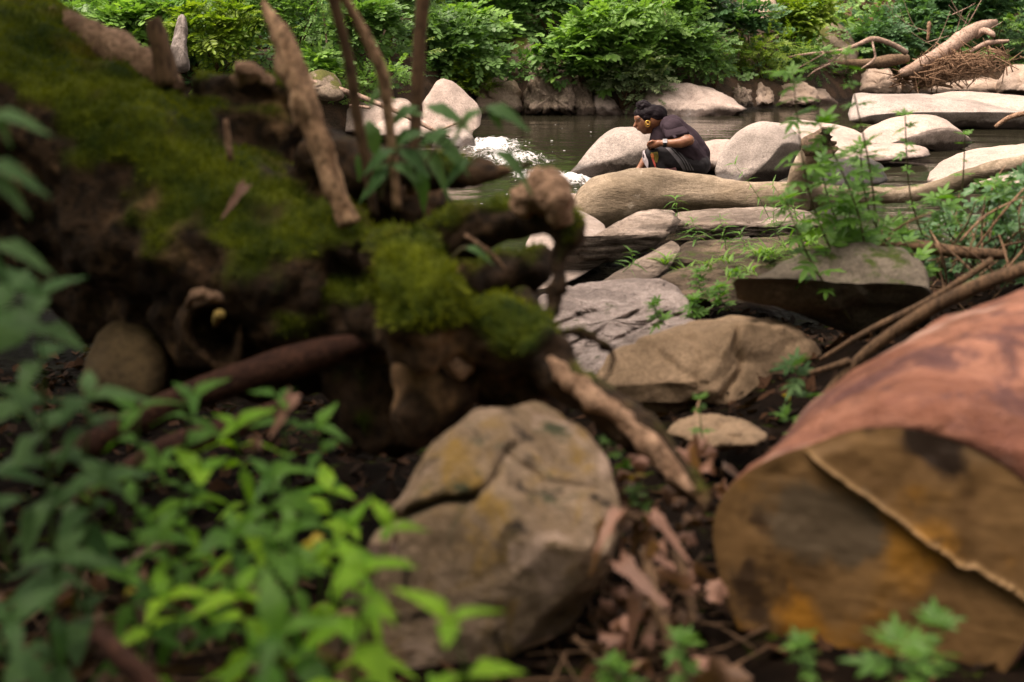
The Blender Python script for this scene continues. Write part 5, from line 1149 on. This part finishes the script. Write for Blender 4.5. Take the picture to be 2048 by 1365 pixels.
SH = [
 ('knotweed like bush with broad leaves at the upper left', 220, 120, -20, 200, 17.6, 'broad', 'mid', .26, 200),
 ('broad leaved bush left of the grey rock spike', 290, 95, -10, 120, 17.2, 'broad', 'bright', .26, 110),
 ('ferny yellow green bush right of the grey rock spike', 440, 140, 30, 130, 17.0, 'pinnate', 'yellow', .28, 150),
 ('feathery light green bush behind the bark covered snag', 590, 90, -20, 130, 17.4, 'fine', 'bright', .26, 190),
 ('bush in front of the top of the broken snag', 500, 60, -30, 110, 17.6, 'pinnate', 'mid', .28, 110),
 ('small broad leaved bush by the dark stem at the left bank', 665, 185, 112, 70, 17.0, 'broad', 'bright', .18, 70),
 ('low soft bush behind the pale bank stones left', 745, 215, 140, 100, 17.4, 'fine', 'bright', .18, 150),
 ('tall green bush between the three stems', 740, 150, 10, 130, 18.3, 'broad', 'mid', .22, 190),
 ('bush high at the bank behind the bent stem', 780, 70, -40, 120, 19.2, 'fine', 'mid', .26, 170),
 ('dense leafy bush right of the cut stem', 880, 165, 50, 150, 20.6, 'broad', 'mid', .22, 260),
 ('bush with heart shaped leaves above the pointed boulder', 920, 110, 10, 130, 21.2, 'broad', 'bright', .24, 190),
 ('dark bush at the top behind the heart leaved bush', 870, 50, -50, 160, 22.0, 'pinnate', 'deep', .34, 160),
 ('low small leaved bush right above the cracked rock', 925, 190, 130, 80, 20.4, 'fine', 'yellow', .2, 110),
 ('bush between the mossy outcrop and the heart leaved bush', 985, 80, -20, 110, 22.0, 'broad', 'mid', .26, 150),
 ('drooping bush over the top of the ribbed rock', 1090, 165, 100, 110, 20.5, 'palmate', 'mid', .2, 110),
 ('bright ash leaved bush leaning over the ribbed rock', 1160, 150, 40, 160, 20.6, 'palmate', 'bright', .3, 210),
 ('bright bush at the top centre', 1100, 60, -40, 150, 22.4, 'palmate', 'mid', .3, 170),
 ('compound leaved bush reaching right above the long bank rock', 1240, 130, 30, 130, 20.9, 'pinnate', 'bright', .34, 170),
 ('sumac like bush with arching fronds at the top', 1290, 70, -30, 140, 21.9, 'pinnate', 'bright', .4, 160),
 ('grey green bush just above the head of the person', 1245, 205, 110, 110, 20.6, 'fine', 'grey', .24, 190),
 ('dark bush in the gap over the small rounded bank rock', 1200, 190, 120, 90, 21.4, 'palmate', 'deep', .24, 100),
 ('blue green bush at the top above the long bank rock', 1380, 70, -30, 130, 22.0, 'palmate', 'deep', .26, 190),
 ('mid green bush spreading above the long bank rock', 1340, 130, 60, 150, 21.2, 'broad', 'mid', .22, 210),
 ('small leaved bush at the right end of the long bank rock', 1430, 165, 85, 120, 21.2, 'fine', 'mid', .22, 200),
 ('yellow bright bush left of the mossy boulder', 1585, 90, 5, 90, 23.4, 'palmate', 'yellow', .26, 120),
 ('dark leafy bush below the pinkish outcrop', 1500, 100, 20, 120, 22.8, 'broad', 'deep', .22, 180),
 ('fine leaved olive bush over the folded bank rock', 1520, 165, 90, 130, 22.4, 'fine', 'yellow', .22, 190),
 ('bush of low yellow green growth behind the weed tips', 1590, 165, 100, 90, 23.0, 'fine', 'mid', .22, 140),
 ('little bush in the corner between blocky rocks', 1650, 185, 140, 60, 24.0, 'broad', 'mid', .14, 70),
 ('deep green groundcover bush left of the leaning trunk', 1755, 115, 62, 130, 25.2, 'broad', 'deep', .18, 230),
 ('deep green bush right of the arching branch', 1810, 100, 40, 100, 25.8, 'palmate', 'deep', .24, 150),
 ('dark bush at the top right behind the leaning trunk', 1890, 70, -20, 150, 27.0, 'broad', 'deep', .26, 230),
 ('bush at the top right corner above the brush heap', 1990, 90, -30, 150, 26.6, 'palmate', 'deep', .3, 220),
 ('bush at the far right edge beside the round grey rock', 2060, 140, 40, 110, 26.2, 'broad', 'deep', .22, 160),
 ('mossy looking small bush by the root tangle', 1660, 50, 10, 70, 26.0, 'fine', 'yellow', .24, 80),
 ('shadowed bush beside the root tangle', 1850, 50, -20, 100, 28.5, 'fine', 'deep', .3, 130),
 ('bush at the top left corner over the fallen tree', 110, 60, -40, 130, 18.2, 'fine', 'mid', .28, 120),
 ('dark bush at the top behind the feathery one', 640, 40, -50, 150, 19.2, 'broad', 'deep', .26, 150),
 ('bush low behind the grey rock spike', 390, 120, 60, 90, 17.8, 'palmate', 'deep', .22, 90),
 ('bright bush at the top left of centre', 1010, 30, -50, 120, 23.2, 'palmate', 'bright', .3, 120),
]
for q, a in enumerate(SH): shrub(a[0], a[1], a[2], a[3] - 10, a[4]*1.15, a[5], a[6], a[7], a[8], int(a[9]*1.9), q + 300)
# greenery higher up the slope (seen in the river's reflection) and ground cover between the bushes
def cover(name, n, xr, tr, kd, mt, size, lift, cond=None):
    X = RNG.uniform(*xr, n); T_ = RNG.uniform(tr[0], tr[1], n); Y = shore(X) + T_; Z = hill_z(X, Y)
    m = fbm(np.stack([X*.9, Y*.9, X*0], 1), 3, 12) > -.25
    X, Y, Z = X[m], Y[m], Z[m]
    p = np.stack([X, Y, Z + RNG.uniform(.0, lift, len(X))], 1); d = np.stack([RNG.normal(0, 1, len(X)), RNG.normal(-.6, .6, len(X)), RNG.normal(.25, .3, len(X))], 1)
    leaf_mass(name, kd, p, d, RNG.uniform(.7, 1.3, len(X))*size, SM[mt])
cover('ground_cover', 4200, (-8, 14), (.5, 6), 'broad', 'mid', .2, .12)
cover('ground_cover', 3000, (-8, 14), (.7, 7), 'fine', 'deep', .24, .18)
cover('bank_greenery', 1500, (-8, 14), (.5, 5), 'pinnate', 'mid', .28, .8)
cover('bank_greenery', 1400, (-8, 14), (.3, 5), 'fine', 'yellow', .2, .5)
cover('bank_greenery', 1000, (-8, 12), (.8, 6), 'palmate', 'bright', .24, .9)
cover('bank_greenery', 1200, (-8, 14), (.8, 6), 'broad', 'deep', .22, .9)
cover('thicket', 5000, (-16, 22), (5, 16), 'palmate', 'deep', .6, 1.5)
cover('thicket', 5200, (-20, 26), (12, 30), 'palmate', 'deep', .9, 3.5)

# ------------------------------------------------------------------ leaf litter
dm = [leaf_mat('dry_leaf_pink', (.15, .072, .046), (.31, .165, .115), .2, .6), leaf_mat('dry_leaf_brown', (.06, .03, .016), (.16, .085, .045), .2, .6)]
DL = [leaf_mesh('dry_leaf', .55, 1.3, 1.1, 2.0, 10, .2, mats=(m,)) for m in dm] + [leaf_mesh('dry_leaf', .7, -1.2, -.9, 2.5, 10, .25, mats=(m,)) for m in dm]
def fallen(x, y, d, s_, me, label, group='fallen leaves in the gap', zoff=.0):
    o = bpy.data.objects.new('fallen_leaf', me); COL.objects.link(o); p = px(x, y, d); o.location = p
    o.rotation_euler = (random.gauss(.5, .5), random.gauss(0, .5), random.uniform(0, 6.28)); o.scale = (s_,)*3
    tag(o, label, 'leaf', group); return o
for k in range(70):
    x = random.gauss(1310, 75); y = random.uniform(900, 1360)
    d = 2.95 - (y - 900)/460*.75
    fallen(x, y, d, random.uniform(.035, .07), random.choice(DL), 'curled dry leaf in the litter between the mottled rock and the sawn log')
for x, y, d, s_ in [(1225,1075,2.3,.11),(1255,1150,2.25,.12),(1300,1060,2.35,.11),(1330,1120,2.3,.12),(1290,1200,2.25,.10),(1350,1180,2.3,.11),(1240,1050,2.3,.1),(1380,930,2.6,.12),(1400,900,2.7,.11),(1430,950,2.6,.1)]:
    fallen(x, y, d, s_*.55, DL[0 if random.random() < .6 else 2], 'curled dry leaf in the litter between the mottled rock and the sawn log')
for k in range(40):
    x = random.uniform(-50, 760); y = random.uniform(1120, 1420); d = 2.3 - (y - 1100)/300*.5
    fallen(x, y, d, random.uniform(.04, .09), random.choice([DL[1], DL[3], DL[1]]), 'brown dry leaf on the dark soil under the leafy plants', 'fallen leaves under the plants')
yl = [leaf_mesh('yellow_leaf', .5, .3, .3, .6, 8, .05, mats=(ML['yellow'],))]
for x, y, d, s_, lab in [(1580,800,3.9,.06,'yellow fallen leaf against the tan boulder by the dark stick'),(1262,965,2.7,.05,'yellow leaf beside the end of the pale root'),(268,1185,1.8,.025,'small orange yellow leaf among the lower left plants'),(625,1100,1.75,.05,'yellow green fallen leaf next to the foot of the mottled rock')]:
    fallen(x, y, d, s_, yl[0], lab, 'yellow fallen leaves')
fallen(490, 387, 3.1, .05, DL[0], 'pinkish dry leaf lying on the moss of the fallen tree', 'single dry leaves'); fallen(570, 805, 2.2, .045, DL[0], 'pinkish dry leaf tip behind the leafy cluster', 'single dry leaves')
fallen(500, 905, 2.1, .04, DL[2], 'pinkish dry leaf caught inside the leafy cluster', 'single dry leaves'); fallen(1460, 1330, 2.0, .13, DL[1], 'long tan dry leaf at the bottom beside the sawn log', 'single dry leaves')
for k, pts in enumerate([[(1290,1100,2.35,.012),(1310,1200,2.25,.012),(1345,1300,2.2,.012),(1370,1400,2.15,.012)], [(1350,1100,2.4,.009),(1375,1180,2.35,.009),(1390,1250,2.3,.007)], [(1215,980,2.7,.008),(1240,1020,2.65,.008),(1280,1040,2.6,.006)]]):
    tube('stick', pts, M['stem'], None, 12, 7, .15, 12, 60 + k, ['brown stick standing in the dark gap at the bottom','thin stick among the pinkish dry leaves','short stick left above the pinkish dry leaves'][k], 'stick')
tube('stick', [(190,1265,1.65,.012),(260,1330,1.62,.015),(330,1400,1.6,.014)], M['redstick'], None, 10, 9, .15, 12, 70, 'brown broken wood piece at the bottom left under the four leaved sprig', 'stick')
tube('stick', [(930,470,2.95,.004),(985,510,2.95,.005),(1010,540,2.95,.003)], M['pinkwood'], None, 8, 6, .15, 12, 71, 'pinkish curled twig in the dark hollow', 'stick')

# bramble leaves over the right bank
nb = 380; pos = []
while len(pos) < nb:
    x = random.uniform(1700, 2150); y = random.uniform(330, 560)
    if y < 560 - (x - 1640)*.55 and y < 470: continue
    if x < 1850 and y > 500: continue
    pos.append(np.array(px(x, y, random.uniform(5.4, 6.6))))
leaf_mass('bramble_leaves', 'palmate', np.array(pos), RNG.normal(0, 1, (nb, 3))*np.array([1, 1, .5]) + np.array([0, -.4, .2]), RNG.uniform(.05, .12, nb), SM['deep'], bt)
# small broken leaf bits and clods covering the near soil
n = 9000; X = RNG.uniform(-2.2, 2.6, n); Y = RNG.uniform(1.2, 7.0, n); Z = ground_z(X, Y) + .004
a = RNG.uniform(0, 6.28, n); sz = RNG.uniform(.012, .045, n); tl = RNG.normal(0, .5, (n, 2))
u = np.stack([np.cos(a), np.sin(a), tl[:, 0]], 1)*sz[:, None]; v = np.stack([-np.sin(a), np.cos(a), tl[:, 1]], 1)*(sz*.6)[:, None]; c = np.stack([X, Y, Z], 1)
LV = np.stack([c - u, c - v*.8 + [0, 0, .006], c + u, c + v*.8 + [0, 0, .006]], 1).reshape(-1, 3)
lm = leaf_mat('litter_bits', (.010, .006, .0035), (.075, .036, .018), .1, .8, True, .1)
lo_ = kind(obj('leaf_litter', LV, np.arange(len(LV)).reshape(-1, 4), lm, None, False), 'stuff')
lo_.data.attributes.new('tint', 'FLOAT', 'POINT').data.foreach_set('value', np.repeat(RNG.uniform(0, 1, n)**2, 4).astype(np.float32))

# unseen bankside trees, their crowns placed to shade the near bank
def shade_tree(label, x, y, hgt, crown, nsp, seed):
    rd = np.random.default_rng(seed); b = np.array([x, y, .2])
    t = thing('tree', tuple(b), label, 'tree')
    P = catmull([b + [0, 0, -.4], b + [.1, .05, hgt*.4], b + [-.1, .1, hgt*.8], b + [.05, 0, hgt + 1]], 14)
    parts = [tube_geo(P, np.linspace(.24, .07, 14), 12, .12, 4, seed)]
    ctr = []
    for q in range(14):
        a = 6.283*q/14 + rd.uniform(-.3, .3); e = b + np.array([math.cos(a)*crown[0]*rd.uniform(.4, 1), math.sin(a)*crown[1]*rd.uniform(.4, 1), hgt + rd.uniform(-.6, 1.6)]) + np.array(crown[2:5]); ctr.append(e)
        Q = catmull([P[6 + q % 6], (P[6 + q % 6] + e)/2 + [0, 0, .4], e], 9); parts.append(tube_geo(Q, np.linspace(.07, .015, 9), 7, .1, 5, q))
    obj('trunk', *join(parts), M['stem'], t, origin=tuple(b))
    pos = np.array([ctr[i % 14] + rd.normal(0, 1, 3)*np.array([1.0, 1.0, .5]) for i in range(nsp)])
    leaf_mass('crown', 'broad', pos, np.stack([rd.normal(0, 1, nsp), rd.normal(0, 1, nsp), rd.normal(-.1, .3, nsp)], 1), rd.uniform(.4, .7, nsp), SM['mid'], t)
shade_tree('unseen tree on the near bank at left whose crown shades the fallen tree', -5.7, 3.8, 4.6, (2.7, 1.5, .3, .2, 0), 1250, 1)
shade_tree('unseen tree on the near bank left of the camera position, crown added overhead for shade', -3.9, -1.0, 4.9, (2.0, 1.7, .1, .2, 0), 420, 2)
n = 1500; X = RNG.uniform(-13, 13, n); Y = RNG.uniform(-11, -2.2, n); Z = ground_z(X, Y)
leaf_mass('unseen_bank_thicket', 'palmate', np.stack([X, Y, Z + RNG.uniform(0, 1.2, n)], 1), np.stack([RNG.normal(0, 1, n), RNG.normal(.6, .6, n), RNG.normal(.3, .3, n)], 1), RNG.uniform(.5, 1.0, n), SM['deep'])  # unseen undergrowth added behind the camera to block low light

tw = []
for k in range(170):
    x = random.uniform(1180, 1460) if k % 2 else random.uniform(-80, 1300); y = random.uniform(930, 1400); d = 2.95 - (y - 900)/460*.8
    p = px(x, y, d); p.z = float(ground_z(np.array([p.x]), np.array([p.y]))[0]) + .012; a = random.uniform(0, 6.28); L = random.uniform(.03, .16); r = random.uniform(.0015, .004)
    q = np.array(p); e = np.array([math.cos(a), math.sin(a), random.gauss(0, .25)])*L
    tw.append(tube_geo(catmull([q - e, q + RNG.normal(0, .01, 3), q + e], 5), np.linspace(r, r*.5, 5), 5))
kind(obj('twig_litter', *join(tw), M['stem'], origin=(0, 0, 0)), 'stuff')
